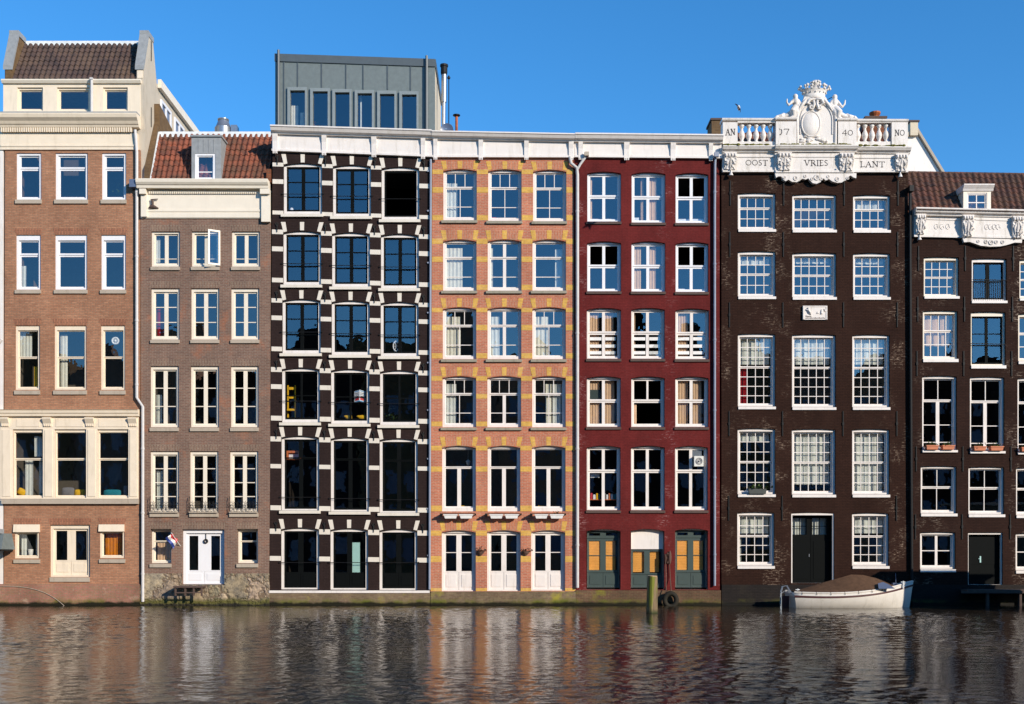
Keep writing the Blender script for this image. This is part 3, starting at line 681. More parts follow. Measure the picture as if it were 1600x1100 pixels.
mb = MB(); mb.box(X(416.5), X(423.5), -.02, .5, Z(285), Z(264)); part('party_wall', mb, 'chim', B.o)
# dormer
D_ = MB(); fx0, fx1, zt = X(299.5), X(345.5), Z(214.5)
fr = [(X(304.5), Z(282.5)), (X(336.5), Z(282.5)), (X(336.5), Z(240)), (X(304.5), Z(240))]
D_.prism([(fx0, z0-.02), (fx1, z0-.02), (fx1, zt), (fx0, zt)], -.02, .06, [fr])
for xa, xb in ((fx0, fx0+.08), (fx1-.08, fx1)): D_.slab([(xa, .061, z0), (xb, .061, z0), (xb, .061, zt), (xa, .061, zt)], (0, 1.1, 0))
D_.slab([(fx0-.04, -.08, zt+.001), (fx1+.04, -.08, zt+.001), (fx1+.04, 1.3, zt+.06), (fx0-.04, 1.3, zt+.06)], (0, 0, .07))
for a in (310, 318, 326, 334): D_.box(X(a), X(a)+.02, -.035, -.021, Z(238), Z(218))
dm = part('dormer', D_, 'lead', B.o)
mb = MB(); mb.slab([(fx1+.041, -.05, z0), (fx1+.041, 1.1, zt), (fx1+.041, 1.1, zt+.1), (fx1+.041, -.05, zt+.1)], (.03, 0, 0))
mb = MB(); H_ = House.__new__(House); H_.o = B.o; H_.holes = []
window(H_, 304.6, 336.4, 240.1, 282.4, [(0, 1, (), (.70,))], cas='pvc', cw=3.4, hw=3, sw=1.6, bw=1.4, r1=.0, rd=.08, name='dormer_window')
mb = MB(); mb.box(fx0+.1, fx1-.1, .7, .75, z0, zt); part('dormer_back', mb, 'room', B.o)
# contents of B
for a, b, t, q, m, lab in [(240, 246, 368, 414, 'lace', 'thin white curtain in the top left window of the grey brown brick house'),
    (241, 253, 480, 526, 'redc', 'dull red curtain in the second-row left window of the grey brown brick house'),
    (240, 249, 615, 662, 'lace', 'pale curtain in the third-row left window of the grey brown brick house'),
    (241, 250, 735, 797, 'lace', 'pale curtain in the fourth-row left window of the grey brown brick house'),
    (242, 262, 848, 878, 'peach', 'peach curtain in the small left ground window of the grey brown brick house')]:
    curtain(a, b, t, q, m, lab)
# opened casement of the top middle window
mb = MB(); a, b = X(327.5), X(344); zt2, zb2 = Z(361), Z(415.5)
fr_ = lambda x, z, d: (x, -.02-(b-x)*.55-d, z)
for (xa, xb, za, zb3) in ((a, a+.06, zb2, zt2), (b-.06, b, zb2, zt2), (a+.06, b-.06, zt2-.07, zt2), (a+.06, b-.06, zb2, zb2+.07)):
    mb.slab([fr_(xa, za, 0), fr_(xb, za, 0), fr_(xb, zb3, 0), fr_(xa, zb3, 0)], (.02, -.04, 0))
W = part('casement', mb, 'creamW', B.o, 'casement swung open into the street')
mb = MB(); mb.quad(fr_(a+.05, zb2+.05, .02), fr_(b-.05, zb2+.05, .02), fr_(b-.05, zt2-.05, .02), fr_(a+.05, zt2-.05, .02)); part('pane', mb, 'glass', W)
mb = MB(); mb.quad((X(303), .15, zb2+.05), (X(319), .15, zb2+.05), (X(319), .15, zt2-.1), (X(303), .15, zt2-.1)); part('pane', mb, 'glass', B.o)
# ornate low balcony grilles
g0 = None
for a, b in ((235, 280), (296.5, 341.5), (359, 404)):
    mb = MB(); xa, xb = X(a), X(b); zt_, zb_ = Z(778), Z(801)
    nb = 7
    for i in range(nb+1):
        xx = xa+(xb-xa)*i/nb; mb.tube([(xx, -.12, zb_), (xx, -.12, zt_-.12)], .008, 5)
    for i in range(nb):
        xx = xa+(xb-xa)*(i+.5)/nb; mb.ring((xx, -.12, zb_+.13), .06, .09, .009, 12, 4)
        mb.ring((xx, -.12, zb_+.36), .05, .06, .009, 12, 4)
    mb.tube([(xa, -.12, zb_+.27), (xb, -.12, zb_+.27)], .01, 5); 
    for i in (0, nb//2, nb): mb.tube([(xa+(xb-xa)*i/nb, -.12, zt_-.12), (xa+(xb-xa)*i/nb+.03, -.12, zt_+.05)], .014, 5)
    g = part('balcony_grille', mb, 'blackm', B.o)
    mb = MB()
    for i in range(5): mb.ball((xa+(xb-xa)*(i+.5)/5, -.14, zb_+.06), (.07, .03, .045), 8, 5)
    mb.box(xa, xb, -.15, -.09, zb_-.01, zb_+.03); part('scroll_rail', mb, 'stone', g)
# landing platform with rail
t = root('landing_stage', (X(300), -.5, Z(930)), 'small dark landing step on posts below the white double door', 'landing')
mb = MB(); mb.box(X(279), X(323), -.75, -.11, Z(917.5), Z(915)); part('deck_board', mb, 'stoned', t)
for p in (281, 296, 309, 321):
    mb = MB(); mb.box(X(p), X(p)+.06, -.7, -.62, Z(930), Z(917.6)); part('post', mb, 'stoned', t)
mb = MB(); mb.box(X(281), X(322), -.71, -.66, Z(926), Z(924.3)); part('cross_rail', mb, 'stoned', t)
# flag
t = root('flag', (X(274), -.3, Z(853)), 'small red, white and blue flag hanging left of the white double door', 'flag')
mb = MB(); mb.tube([(X(282), 0, Z(853)), (X(278), -.35, Z(842)), (X(275), -.62, Z(833))], .012, 6); part('flagpole', mb, 'planterw', t)
mb = MB(); rows = []
N1 = 10
for j in range(7):
    t_ = j/6; L = []
    for i in range(N1):
        s_ = i/(N1-1); base = Vector((X(282-7*s_), -.6*s_-.03, Z(853-20*s_))) if 0 else Vector((X(275+5*s_), -.6+.42*s_, Z(833.5+11*s_)))
        L.append((base.x-.24*t_*(1-.35*s_)+.03*math.sin(s_*9+t_*3), base.y+.05*math.sin(s_*11+t_*5), base.z-.34*t_*(.55+.45*s_)))
    rows.append(L)
for j in range(6):
    mb.cur = (0, 1, 2)[j//2]; mb.loft([rows[j], rows[j+1]], closed=False, caps=False)
part('flag_cloth', mb, ['redp', 'planterw', 'bluep'], t, smooth=True)
mb = MB(); mb.ring((X(320), .15, Z(845.5)), .07, .07, .028, 16, 6); mb.box(X(319.6), X(320.4), .16, .18, Z(844), Z(829)); part('door_wreath', mb, 'rubber', None, 'small dark round wreath hanging from a strap on the white double door', cat='wreath')
# roof ventilator behind B
t = root('roof_ventilator', (PW(353, 206, 3).x, 3, 19.3), 'grey conical metal roof ventilator above the orange tiled roof', 'ventilator')
p = PW(349, 205, 3); mb = MB(); mb.lathe(p.x, 3, [(.36, p.z-.3), (.36, p.z+.12), (.33, p.z+.14), (.22, p.z+.42), (.24, p.z+.44), (.24, p.z+.5), (.1, p.z+.5)], 20); part('cowl', mb, 'steel', t, smooth=True)
mb = MB(); mb.box(p.x+.36, p.x+.62, 2.8, 3.2, p.z-.3, p.z+.2); part('duct', mb, 'steel', t)
# ================================================================ HOUSE C, black with white stone bands
C_ = House('black_house', 422, 672, 'black painted house with white stone bands and a grey zinc rooftop extension')
R3 = (.333, .667)
crow = [ # windows per row (x0,x1,y0,y1), sill
 [(443, 503, 255, 334.5), (520, 579.5, 258, 338), (596, 655, 261, 343)],
 [(442.4, 501.6, 361, 445), (518.6, 578, 363.4, 448), (595, 654.4, 365.6, 450.5)],
 [(441, 501, 467.6, 552), (518, 577.6, 470, 554.5), (594.6, 654, 472, 556.5)],
 [(440.4, 499.6, 575, 660), (517, 577, 577, 662), (593.6, 653.4, 579, 664)],
 [(439.4, 498.6, 681.4, 797.5), (516.6, 576.4, 683.6, 799), (593, 652.6, 685.4, 801)],
 [(439, 498.5, 825, 921), (516, 575, 826, 921.5), (592.7, 652, 827, 922)]]
for r, row in enumerate(crow):
    for c, (a, b, y0, y1) in enumerate(row):
        kw = dict(cas='white', sash='dark', rise=4, cw=4, hw=2.5, sw=2.6, bw=1.6, r1=.08, rd=.13)
        if r < 4:
            sec = [(0, 1, (.5,), R3, 5.5)]
            if r == 0 and c == 2: sec = [(0, 1, (), (), None, True)]
            if r == 3: sec = [(0, 1, (.5,), (.5,), 3)]
            window(C_, a, b, y0, y1, sec, sill=(a-3.5, b+2, y1, y1+5), sillm='band', sillp=.1, bar=y0+(y1-y0)*.61, bot=5, **kw)
        elif r == 4: window(C_, a, b, y0, y1, [(0, .27, (.5,), (), 6), (.27, 1, (.5,), (), 6)], sill=(a-2.5, b+2.5, y1, y1+5), sillm='band', sillp=.1, bar=777+c*2, bot=2.5, **kw)
        else: window(C_, a, b, y0, y1, [(0, .74, (.5,), (), 8)], panel=.74, name='door', bar=879, bot=2.5, **kw)
C_.wall([(420.5, 923), (671, 923), (674.5, 246), (426, 238)], 'black', Z(215))
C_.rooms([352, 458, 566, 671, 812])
# stone bands and voussoirs
mb = PL('stone_band', 'band', C_.o); wl = lambda y: 426-(y-240)*.0078; wr = lambda y: 674.2-(y-246)*.0045
bands = [((254, 260, 7.5), (280, 287, 7.5), (329, 335, 7.5)), ((358.6, 365.6, 8), (385, 392.4, 8), (434, 441, 7.6)), ((466, 472.6, 7.4), (493, 500, 6.4), (541.6, 548.6, 6)),
         ((573.6, 581, 5.8), (600.4, 607.6, 5.4), (649.6, 657, 5.2)), ((682, 689.6, 4.4), (725, 731.6, 4), (789.6, 797, 4)), ((826, 834, 3), (868.7, 876, 3))]
for r, row in enumerate(crow):
    xs = [wl(row[0][2])]+[v for w_ in row for v in w_[:2]]+[wr(row[0][2])]
    for (t, q, sl_) in bands[r]:
        for k in range(0, 8, 2):
            a, b = xs[k], xs[k+1]; da, db = (a-425)/245*sl_, (b-425)/245*sl_
            mb.prism([(X(a)+.002, Z(q+da)), (X(b)-.002, Z(q+db)), (X(b)-.002, Z(t+db)), (X(a)+.002, Z(t+da))], -.015, .01)
    for (a, b, y0, y1) in row:
        mb.prism([(X(a+.6), Z(y0+2)), (X(a+6), Z(y0+.6)), (X(a+3.6), Z(y0-14)), (X(a-3.4), Z(y0-14))], -.018, .01)
        mb.prism([(X(b-.6), Z(y0+2)), (X(b-6), Z(y0+.6)), (X(b-2.6), Z(y0-13.5)), (X(b+4), Z(y0-13.5))], -.018, .01)
        m_ = (a+b)/2; mb.prism([(X(m_-3), Z(y0-1)), (X(m_+3), Z(y0-1)), (X(m_+3.3), Z(y0-14)), (X(m_-3.3), Z(y0-14))], -.018, .01)
am = MB(); am.tube([(0, -.04, -.2), (0, -.05, .18)], .018, 5)
for s_ in (-1, 1): am.tube([(0, -.04, 0), (s_*.05, -.04, .1), (s_*.07, -.04, .16)], .012, 5); am.tube([(0, -.04, 0), (s_*.05, -.04, -.06), (s_*.03, -.04, -.1)], .012, 5)
ame = _mesh('wall_anchor', am, [M['blackm']], False, (0, 0, 0))
for r in range(6):
    for k, px in enumerate((433.6, 509, 586, 663)):
        inst('wall_anchor', ame, (X(px-r*.4), 0, Z((252, 357, 464, 572, 680, 824)[r]+k*(2.5-r*.3)-2)), C_.o)
# cornice with brackets (C, D and E share one line but each has its own)
PRO = [(.3, 0), (-.20, 0), (-.22, .05), (-.34, .10), (-.40, .22), (-.44, .25), (-.44, .31), (.3, .34)]
def frieze(H, pts, brs, mat='white'):
    """pts: (x, top, cyma bottom, frieze bottom) at both ends in px"""
    (xa, ta, ca, fa), (xb, tb, cb, fb) = pts; mb = MB()
    mb.slab([(X(xa), -.09, Z(fa)), (X(xb), -.09, Z(fb)), (X(xb), -.09, Z(cb)), (X(xa), -.09, Z(ca))], (0, .38, 0))
    lerp = lambda x, p, q: p+(q-p)*(x-xa)/(xb-xa)
    mb.slab([(X(xa), -.13, Z(fa)), (X(xb), -.13, Z(fb)), (X(xb), -.13, Z(fb-3)), (X(xa), -.13, Z(fa-3))], (0, .039, 0))
    part('frieze', mb, mat, H.o)
    h = ca-ta; s_ = h/39/.34; cornice(H, 'cornice', X(xa), Z(ca), X(xb), Z(cb), [(y, d*s_) for y, d in PRO], mat)
    for a, b in brs:
        c1, f1 = lerp(a, ca, cb), lerp(a, fa, fb); pr = [(-.092, Z(f1+1)), (-.14, Z(f1+1)), (-.14, Z(f1-6)), (-.15, Z(c1+10)), (-.19, Z(c1+4)), (-.205, Z(c1)-.004), (-.092, Z(c1)-.004)]
        mb = MB(); mb.loft([[(X(a), y, z) for y, z in pr], [(X(b), y, z) for y, z in pr]])
        for k in range(3): xx = a+(b-a)*(k*.33+.06); mb.box(X(xx), X(xx+(b-a)*.2), -.16, -.1, Z(f1+4.5), Z(f1+1)-.002)
        part('bracket', mb, mat, H.o)
frieze(C_, ((425.5, 200, 211.5, 237), (675.5, 209, 219, 246.5)), ((427, 435), (503.6, 511), (581, 589), (658, 665)))
mb = MB(); mb.box(X(420), X(671.5), -.1, .0, Z(926.4), Z(922.6)); part('base_sill', mb, 'white', C_.o)
mb = MB(); mb.box(X(421), X(673), -.07, .35, -1.2, Z(926.6)); part('quay_plinth', mb, 'baseC', C_.o)
mb = MB(); mb.box(X(427), X(672), .25, 9.7, Z(238), Z(218)); part('flat_roof', mb, 'lead', C_.o)
# zinc penthouse
e0 = root('x', (0, 0, 0), 'x', 'x') if 0 else None
a, b = PW(430, 100, 1.0).x, PW(679.5, 100, 1.0).x; zl, zr_ = PW(430, 85.5, 1).z, PW(680, 94, 1).z; zb0 = Z(222); ya, yb = 1.0, 4.9
def zt_at(x): return zl+(zr_-zl)*(x-a)/(b-a)
hol = []
gx = [(453.5, 477.5, 142, 206), (489, 513, 143.5, 207), (523.5, 547, 145, 208), (558.5, 582, 146.5, 209), (593.5, 617, 147.5, 210), (628, 651.5, 148.5, 211)]
for (p, q, t, bb) in gx:
    P0, P1 = PW(p, bb, ya), PW(q, t, ya); hol.append([(P0.x, P0.z), (P1.x, P0.z), (P1.x, P1.z), (P0.x, P1.z)])
mb = MB(); mb.prism([(a, zb0), (b, zb0), (b, zt_at(b)), (a, zt_at(a))], ya, ya+.12, hol)
part('penthouse_front', mb, 'zinc', C_.o)
mb = MB(); mb.slab([(b-.1, ya+.121, zb0), (b-.1, yb, zb0), (b-.1, yb, zr_-.02), (b-.1, ya+.121, zr_-.02)], (.1, 0, 0)); part('penthouse_side', mb, 'beige', C_.o)
mb = MB(); mb.slab([(a, ya+.121, zb0), (a, yb, zb0), (a, yb, zl-.02), (a, ya+.121, zl-.02)], (.1, 0, 0)); mb.box(a+.11, b-.11, yb-.1, yb, zb0, zr_-.2)
mb.slab([(a+.11, ya+.13, zl-.15), (b-.11, ya+.13, zr_-.12), (b-.11, yb-.11, zr_-.12), (a+.11, yb-.11, zl-.15)], (0, 0, .08)); part('penthouse_shell', mb, 'zincd', C_.o)
mb = MB(); mb.box(a+.13, b-.13, 3.2, 3.25, zb0, zr_-.3); part('room_interior', mb, 'room', C_.o)
mb = MB()
mb.slab([(a-.02, ya-.05, zl-.28), (b+.02, ya-.05, zr_-.28), (b+.02, ya-.05, zr_+.03), (a-.02, ya-.05, zl+.03)], (0, .049, 0))
mb.slab([(b+.001, ya, zr_-.3), (b+.001, yb, zr_-.3), (b+.001, yb, zr_+.03), (b+.001, ya, zr_+.03)], (.04, 0, 0))
part('penthouse_fascia', mb, 'zincd', C_.o)
mb = PL('standing_seam', 'zincd', C_.o)
for px, t, q in ((464.6, 97, 137), (502, 98, 138), (540, 99.5, 139), (567, 100.5, 139.5), (605, 102, 140), (641, 103.5, 141), (443, 97, 200), (663, 104, 205)):
    p, q2 = PW(px, t, ya), PW(px, q, ya); mb.box(p.x, p.x+.04, ya-.028, ya-.001, q2.z, p.z)
for (p, q, t, bb) in gx:
    P0, P1 = PW(p, bb, ya), PW(q, t, ya); mb = MB(); e = .07
    mb.prism([(P0.x-.10, P0.z-.02), (P1.x+.07, P0.z-.02), (P1.x+.07, P1.z+.12), (P0.x-.10, P1.z+.12)], ya-.09, ya-.029, [[(P0.x+.01, P0.z+.01), (P1.x-.01, P0.z+.01), (P1.x-.01, P1.z-.01), (P0.x+.01, P1.z-.01)]])
    W = part('penthouse_window', mb, 'zincl', C_.o)
    mb = MB(); mb.quad((P0.x, ya+.03, P0.z), (P1.x, ya+.03, P0.z), (P1.x, ya+.035, P1.z), (P0.x, ya+.035, P1.z)); part('pane', mb, 'glass', W)
pa, pb_ = PW(455, 170, 1.4), PW(466, 206, 1.4)
for k, (xa, xb, t) in enumerate(((455, 466, 165), (469, 475, 176))):
    q0, q1 = PW(xa, t, 1.4), PW(xb, 207, 1.4); mb = MB(); n = 14; mb.loft([[(q0.x+(q1.x-q0.x)*i/n, 1.4+.015*math.sin(i*2), z) for i in range(n+1)] for z in (q0.z, q1.z-.3)], closed=False, caps=False)
    part('curtain', mb, 'cur', None, ('broad' if k == 0 else 'narrow')+' cream curtain in the leftmost window of the zinc rooftop extension', True, 'curtain', 'curtains of the rooftop extension')
q0 = PW(505, 206, 1.5); mb = MB(); mb.box(q0.x-.1, q0.x+.15, 1.5, 1.56, q0.z-.2, q0.z+.26); part('picture_frame', mb, 'cur', None, 'small pale picture frame in the second window of the zinc rooftop extension', cat='picture')
q0 = PW(491, 206, 1.6); plant(q0.x, 1.6, q0.z, .3, .5, 40, 'small plant in the second window of the zinc rooftop extension', mat='orange')
q0, q1 = PW(563, 206, 1.3), PW(565, 146, 1.3); mb = MB(); mb.box(q0.x, q1.x, 1.3, 1.36, q0.z-.3, q1.z); part('white_post', mb, 'leadw', None, 'thin white upright post behind the fourth window of the zinc rooftop extension', cat='post')
for px, w_ in ((436, .09), (667, .09)):
    p = PW(px, 84 if px < 500 else 93, ya); mb = MB(); mb.tube([(p.x, ya-.12, p.z+.1), (p.x, ya-.12, zb0)], w_*.6, 8); part('gutter_pipe', mb, 'zincd', C_.o)
# flues and dish on the roof
t = root('flue_pipe', (PW(694, 150, 2).x, 2, Z(222)), 'tall silver flue pipe with black cap beside the zinc rooftop extension', 'flue')
p0, p1 = PW(695, 205, 2), PW(695, 117, 2); mb = MB(); mb.tube([(p0.x-.05, 2, p0.z-.3), (p0.x-.04, 2, PW(695, 160, 2).z)], .075, 12); mb.tube([(p0.x-.04, 2, PW(695, 160, 2).z), (p1.x-.03, 2, p1.z)], .11, 12); part('flue_tube', mb, 'steel', t, smooth=True)
mb = MB(); mb.lathe(p1.x-.03, 2, [(.12, p1.z), (.14, p1.z+.08), (.14, p1.z+.32), (.17, p1.z+.34), (.17, p1.z+.42), (.05, p1.z+.44)], 12); part('cap', mb, 'blackm', t)
q = PW(701, 120, 2); mb = MB(); mb.tube([(q.x, 2.1, q.z-2), (q.x, 2.1, q.z+.1)], .02, 6); mb.ball((q.x, 2.1, q.z), .07, 8, 5); part('aerial_rod', mb, 'blackm', t)
t = root('satellite_dish', (PW(698, 210, .8).x, .8, Z(215)), 'dark round satellite dish standing behind the white cornice', 'satellite dish')
p = PW(698.5, 203.5, .8); mb = MB(); mb.loft([[(p.x+r*math.cos(k*.3927), .8-d, p.z+r*math.sin(k*.3927)) for k in range(16)] for r, d in ((.02, 0), (.14, .02), (.26, .07), (.27, .06), (.1, -.02))]); part('reflector', mb, 'viewdark', t, smooth=True)
mb = MB(); mb.tube([(p.x, .8, p.z-.1), (p.x, .9, p.z-.5)], .02, 6); mb.tube([(p.x, .74, p.z-.25), (p.x-.02, .45, p.z-.1)], .012, 6); mb.box(p.x-.05, p.x+.02, .4, .47, p.z-.13, p.z-.06); part('arm', mb, 'steel', t)
t = root('roof_vent_pipe', (PW(713, 200, 1).x, 1, Z(218)), 'thin rust streaked vent pipe with a flat black cap', 'vent pipe')
p = PW(713.3, 182, 1); mb = MB(); mb.tube([(p.x, 1, p.z-1), (p.x, 1, p.z)], .055, 10); part('tube', mb, 'rust', t)
mb = MB(); mb.lathe(p.x, 1, [(.06, p.z), (.15, p.z+.03), (.15, p.z+.06), (.02, p.z+.07)], 12); part('cap', mb, 'blackm', t)
mb = MB(); mb.tube([(X(673.2), -.07, Z(250)), (X(671.2), -.07, Z(921))], .045, 10)
for p in (268, 330, 411, 489, 567, 641, 717, 795, 868): mb.box(X(667.5), X(672.5), -.06, -.001, Z(p+1), Z(p-1.2))
part('downpipe', mb, 'pipeb', C_.o)
# contents of C
mb = MB(); xx, zz = X(568), Z(617); t = root('folded_notice_board', (xx, .2, Z(628)), 'folded blue, white and red printed notice in the fourth-row middle window, black house', 'notice board')
for s_ in (-1, 1):
    mb = MB(); mb.cur = 0
    P = lambda d, z_, f=0: (X(561)+d*s_*.23, .17+abs(d)*.10-f, z_+(-abs(d)*.05))
    mb.slab([P(0, Z(626)), P(1, Z(626)), P(1, Z(608)), P(0, Z(608))], (0, .01, 0))
    for mi, d0, d1, za, zb_ in ((1, .1, .9, Z(609.8), Z(608.6)), (2, .1, .8, Z(623.6), Z(620)), (3, .1, .85, Z(613), Z(612)), (3, .1, .7, Z(615.2), Z(614.4)), (3, .1, .85, Z(617.6), Z(616.8)), (1, 0, 1, Z(626), Z(624.6))):
        mb.cur = mi; mb.quad(P(d0, za, .004), P(d1, za, .004), P(d1, zb_, .004), P(d0, zb_, .004))
    part('board_leaf', mb, ['paper', 'sky_b', 'redp', 'greyf'], t)
for k, (px, sx) in enumerate(((541, 1.0), (562, 1.2))):
    mb = MB(); x0, z0_ = X(px), Z(651.5); rings = []
    for d, r, l in ((-.13, .015, .05), (-.09, .05, .03), (-.02, .085, 0), (.06, .10, 0), (.13, .10, .0), (.18, .085, .0)):
        rings.append([(x0+d*sx, .3+r*.8*math.cos(i*.628), z0_+.02+l+r*math.sin(i*.628)) for i in range(10)])
    mb.loft(rings); part('wooden_clog', mb, 'yel', None, ('upright stubby yellow clog' if k == 0 else 'long yellow clog lying flat')+' in the fourth-row middle window, black house', True, 'clog', 'yellow clogs on the window sill')
t = root('wall_cabinet', (X(455), .8, Z(717)), 'orange open box shelf hanging in the fifth-row left window, black house', 'shelf')
mb = MB(); mb.prism([(X(445), Z(717)), (X(466), Z(717)), (X(466), Z(703)), (X(445), Z(703))], .35, .6, [[(X(447.5), Z(715.5)), (X(464), Z(715.5)), (X(464), Z(706.5)), (X(447.5), Z(706.5))]]); part('box_frame', mb, 'crate', t)
mb = MB(); mb.box(X(448), X(463.5), .45, .55, Z(715.3), Z(707.5)); part('papers', mb, 'paper', t)
mb = MB(); mb.box(X(548.5), X(561.5), .18, .19, Z(895), Z(847.5)); part('window_film', mb, 'aqua', None, 'tall pale aqua panel inside the middle ground-floor door of the black house', cat='panel')
mb = MB(); mb.ring((X(618), .25, Z(539)), .12, .2, .025, 20, 6); 
for k in range(6): mb.bar2((X(618), Z(539)), (X(618)+.11*math.cos(k*1.05), Z(539)+.19*math.sin(k*1.05)), .015, .24, .25)
part('wheel_ornament', mb, 'paper', None, 'white spoked oval ornament in the third-row right window, black house', cat='ornament')
plant(X(611), .4, Z(657), .45, .4, 60, 'small plant in the fourth-row right window of the black house')
mb = MB(); mb.lathe(X(453), .35, [(.07, Z(331)), (.09, Z(325)), (.05, Z(321))], 10); part('lamp', mb, 'paper', None, 'small white lamp in the top left window of the black house', cat='lamp')
t = root('desk_chair', (X(449), .5, Z(655)), 'yellow framed ladder-back chair in the fourth-row left window, black house', 'chair')
for p in (445, 456):
    mb = MB(); mb.box(X(p), X(p)+.05, .5, .55, Z(655), Z(599)); part('leg', mb, 'yel', t)
mb = MB(); mb.box(X(446.5), X(456), .5, .54, Z(606), Z(602)); mb.box(X(446.5), X(456), .5, .54, Z(620), Z(617)); part('backrest', mb, 'yel', t)
mb = MB(); mb.box(X(445), X(457), .3, .55, Z(640), Z(637)); part('seat', mb, 'yel', t)

# ================================================================ HOUSE D, salmon brick with yellow bands
D = House('brick_house', 675.5, 897, 'salmon red brick house with yellow brick bands and white windows')
drow = [[(692.4, 745, 264, 344), (762.6, 815, 264.4, 345), (833, 885, 265, 345.6)], [(692, 744.6, 374, 454), (761.9, 814.8, 374, 454), (832, 884.4, 374, 454)],
        [(691.6, 744.2, 480, 561), (761.6, 814.6, 480, 561), (831.8, 884.2, 480, 561)], [(691.2, 744, 587.6, 667.4), (761.4, 814.3, 587.6, 667.4), (831.6, 884, 587.6, 667.4)],
        [(690.6, 743.6, 696.5, 799), (761.8, 813, 696.5, 799), (831, 883.6, 696.5, 799)], [(690, 743.4, 828.6, 924), (761, 813.5, 828.6, 923.6), (830, 883, 828.6, 923)]]
T3 = [(0, .33, (.333, .667), ()), (.33, 1, (.5,), (.62,))]
T1 = [(0, .33, (), ()), (.33, 1, (), (.62,))]
TC = [(0, .33, (.5,), (), 5), (.33, 1, (.5,), (.62,), 5)]
T4 = [(0, .33, (.333, .667), ()), (.33, 1, (.5,), (.62,), 5)]
for r, row in enumerate(drow):
    for c, (a, b, y0, y1) in enumerate(row):
        kw = dict(cas='white', rise=3.4, cw=3.6, hw=2, sw=1.6, bw=1.1, rw=3.4, r1=.12, rd=.12)
        if r < 4:
            sec = [[T3, T3, T3], [T1, TC, T1], [T3, TC, T3], [T3, T4, T3]][r][c]
            window(D, a, b, y0, y1, sec, sill=(a-2.5, b+1, y1+.4, y1+5), sillm='stoneg', sillp=.09, bot=5, **kw)
        elif r == 4: window(D, a, b, y0, y1, [(0, .32, (), ()), (.32, 1, (.5,), (), 6)], bot=6, **kw)
        else: window(D, a, b, y0, y1, [(0, .69, (.5,), (.5,), 8)], panel=.69, name='door', **dict(kw, bot=2, sw=3.6, cw=2.6))
D.wall([(672.5, 924.5), (899.5, 924.5), (895.8, 247), (675.5, 247)], 'brickD', Z(218))
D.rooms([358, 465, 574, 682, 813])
mb = PL('brick_arch', 'solD', D.o); ym = PL('yellow_brick_band', 'yellow', D.o); wl = lambda y: 675.6-(y-247)*.0045; wr = lambda y: 895.6+(y-247)*.0055
bands = [((265, 272), (292.6, 301), (336, 344)), ((373, 381), (401, 409.4), (445, 453)), ((481, 487.8), (507.7, 516), (552, 560)), ((587.6, 595), (615.4, 622.8), (658.5, 666)), ((696.5, 704), (729, 737), (790, 799)), ((829, 837), (869, 878), (919, 923.6))]
for r, row in enumerate(drow):
    xs = [wl(row[0][2])]+[v for w_ in row for v in w_[:2]]+[wr(row[0][2])]
    for t, q in bands[r]:
        for k in range(0, 8, 2): ym.box(X(xs[k])+.002, X(xs[k+1])-.002, -.006, .01, Z(q), Z(t))
    for (a, b, y0, y1) in row:
        m_ = (a+b)/2; h = 14.5 if r else 13
        ym.prism([(X(a+.2), Z(y0+1.5)), (X(a+6), Z(y0+.4)), (X(a+4.4), Z(y0-h+.5)), (X(a-3.5), Z(y0-h+.5))], -.008, .01)
        ym.prism([(X(b-.2), Z(y0+1.5)), (X(b-6), Z(y0+.4)), (X(b-4.4), Z(y0-h+.5)), (X(b+3.5), Z(y0-h+.5))], -.008, .01)
        ym.prism([(X(m_-3.3), Z(y0-.6)), (X(m_+3.3), Z(y0-.6)), (X(m_+3.8), Z(y0-h+.5)), (X(m_-3.8), Z(y0-h+.5))], -.008, .01)
        mb.prism([(X(a+5.8), Z(y0+.3)), (X(m_-3.2), Z(y0-.8)), (X(m_-3.7), Z(y0-h+1)), (X(a+4.2), Z(y0-h+1))], -.005, .01)
        mb.prism([(X(m_+3.2), Z(y0-.8)), (X(b-5.8), Z(y0+.3)), (X(b-4.2), Z(y0-h+1)), (X(m_+3.7), Z(y0-h+1))], -.005, .01)
frieze(D, ((675.6, 209, 219.5, 247), (897.5, 212, 224, 247.5)), ((677.5, 684), (748, 755), (819, 826), (888.5, 896)))
mb = MB(); mb.box(X(673.2), X(899.5), -.09, .35, -1.2, Z(924.2)); part('quay_plinth', mb, 'baseC', D.o)
mb = MB(); mb.box(X(676), X(896.5), .25, 9.7, Z(240), Z(222)); part('flat_roof', mb, 'lead', D.o)
dk = []
for r, (a, b, t, q, m, lab) in enumerate([
    (697, 714, 282, 340, 'lace', 'pale pleated curtain in the top left window'), (696, 722, 384, 450, 'cur', 'ivory curtain across the left half of the second-row left window'),
    (766, 770, 384, 450, 'cur', 'thin ivory curtain edge in the second-row middle window'), (868, 880, 386, 450, 'lace', 'sheer curtain in the second-row right window'),
    (696, 719, 492, 556, 'cur', 'ivory curtain in the third-row left window'), (766, 781, 492, 556, 'lace', 'pale curtain in the third-row middle window'),
    (836, 857, 492, 556, 'cur', 'ivory curtain in the third-row right window'), (695, 712, 598, 662, 'lace', 'pale curtain in the fourth-row left window'),
    (853, 862, 598, 662, 'cur', 'narrow ivory curtain at the centre of the fourth-row right window'), (864, 878, 598, 662, 'lace', 'dim grey curtain at the right of the fourth-row right window')]):
    curtain(a, b, t, q, m, lab+', salmon brick house', wave=.15, amp=.014)
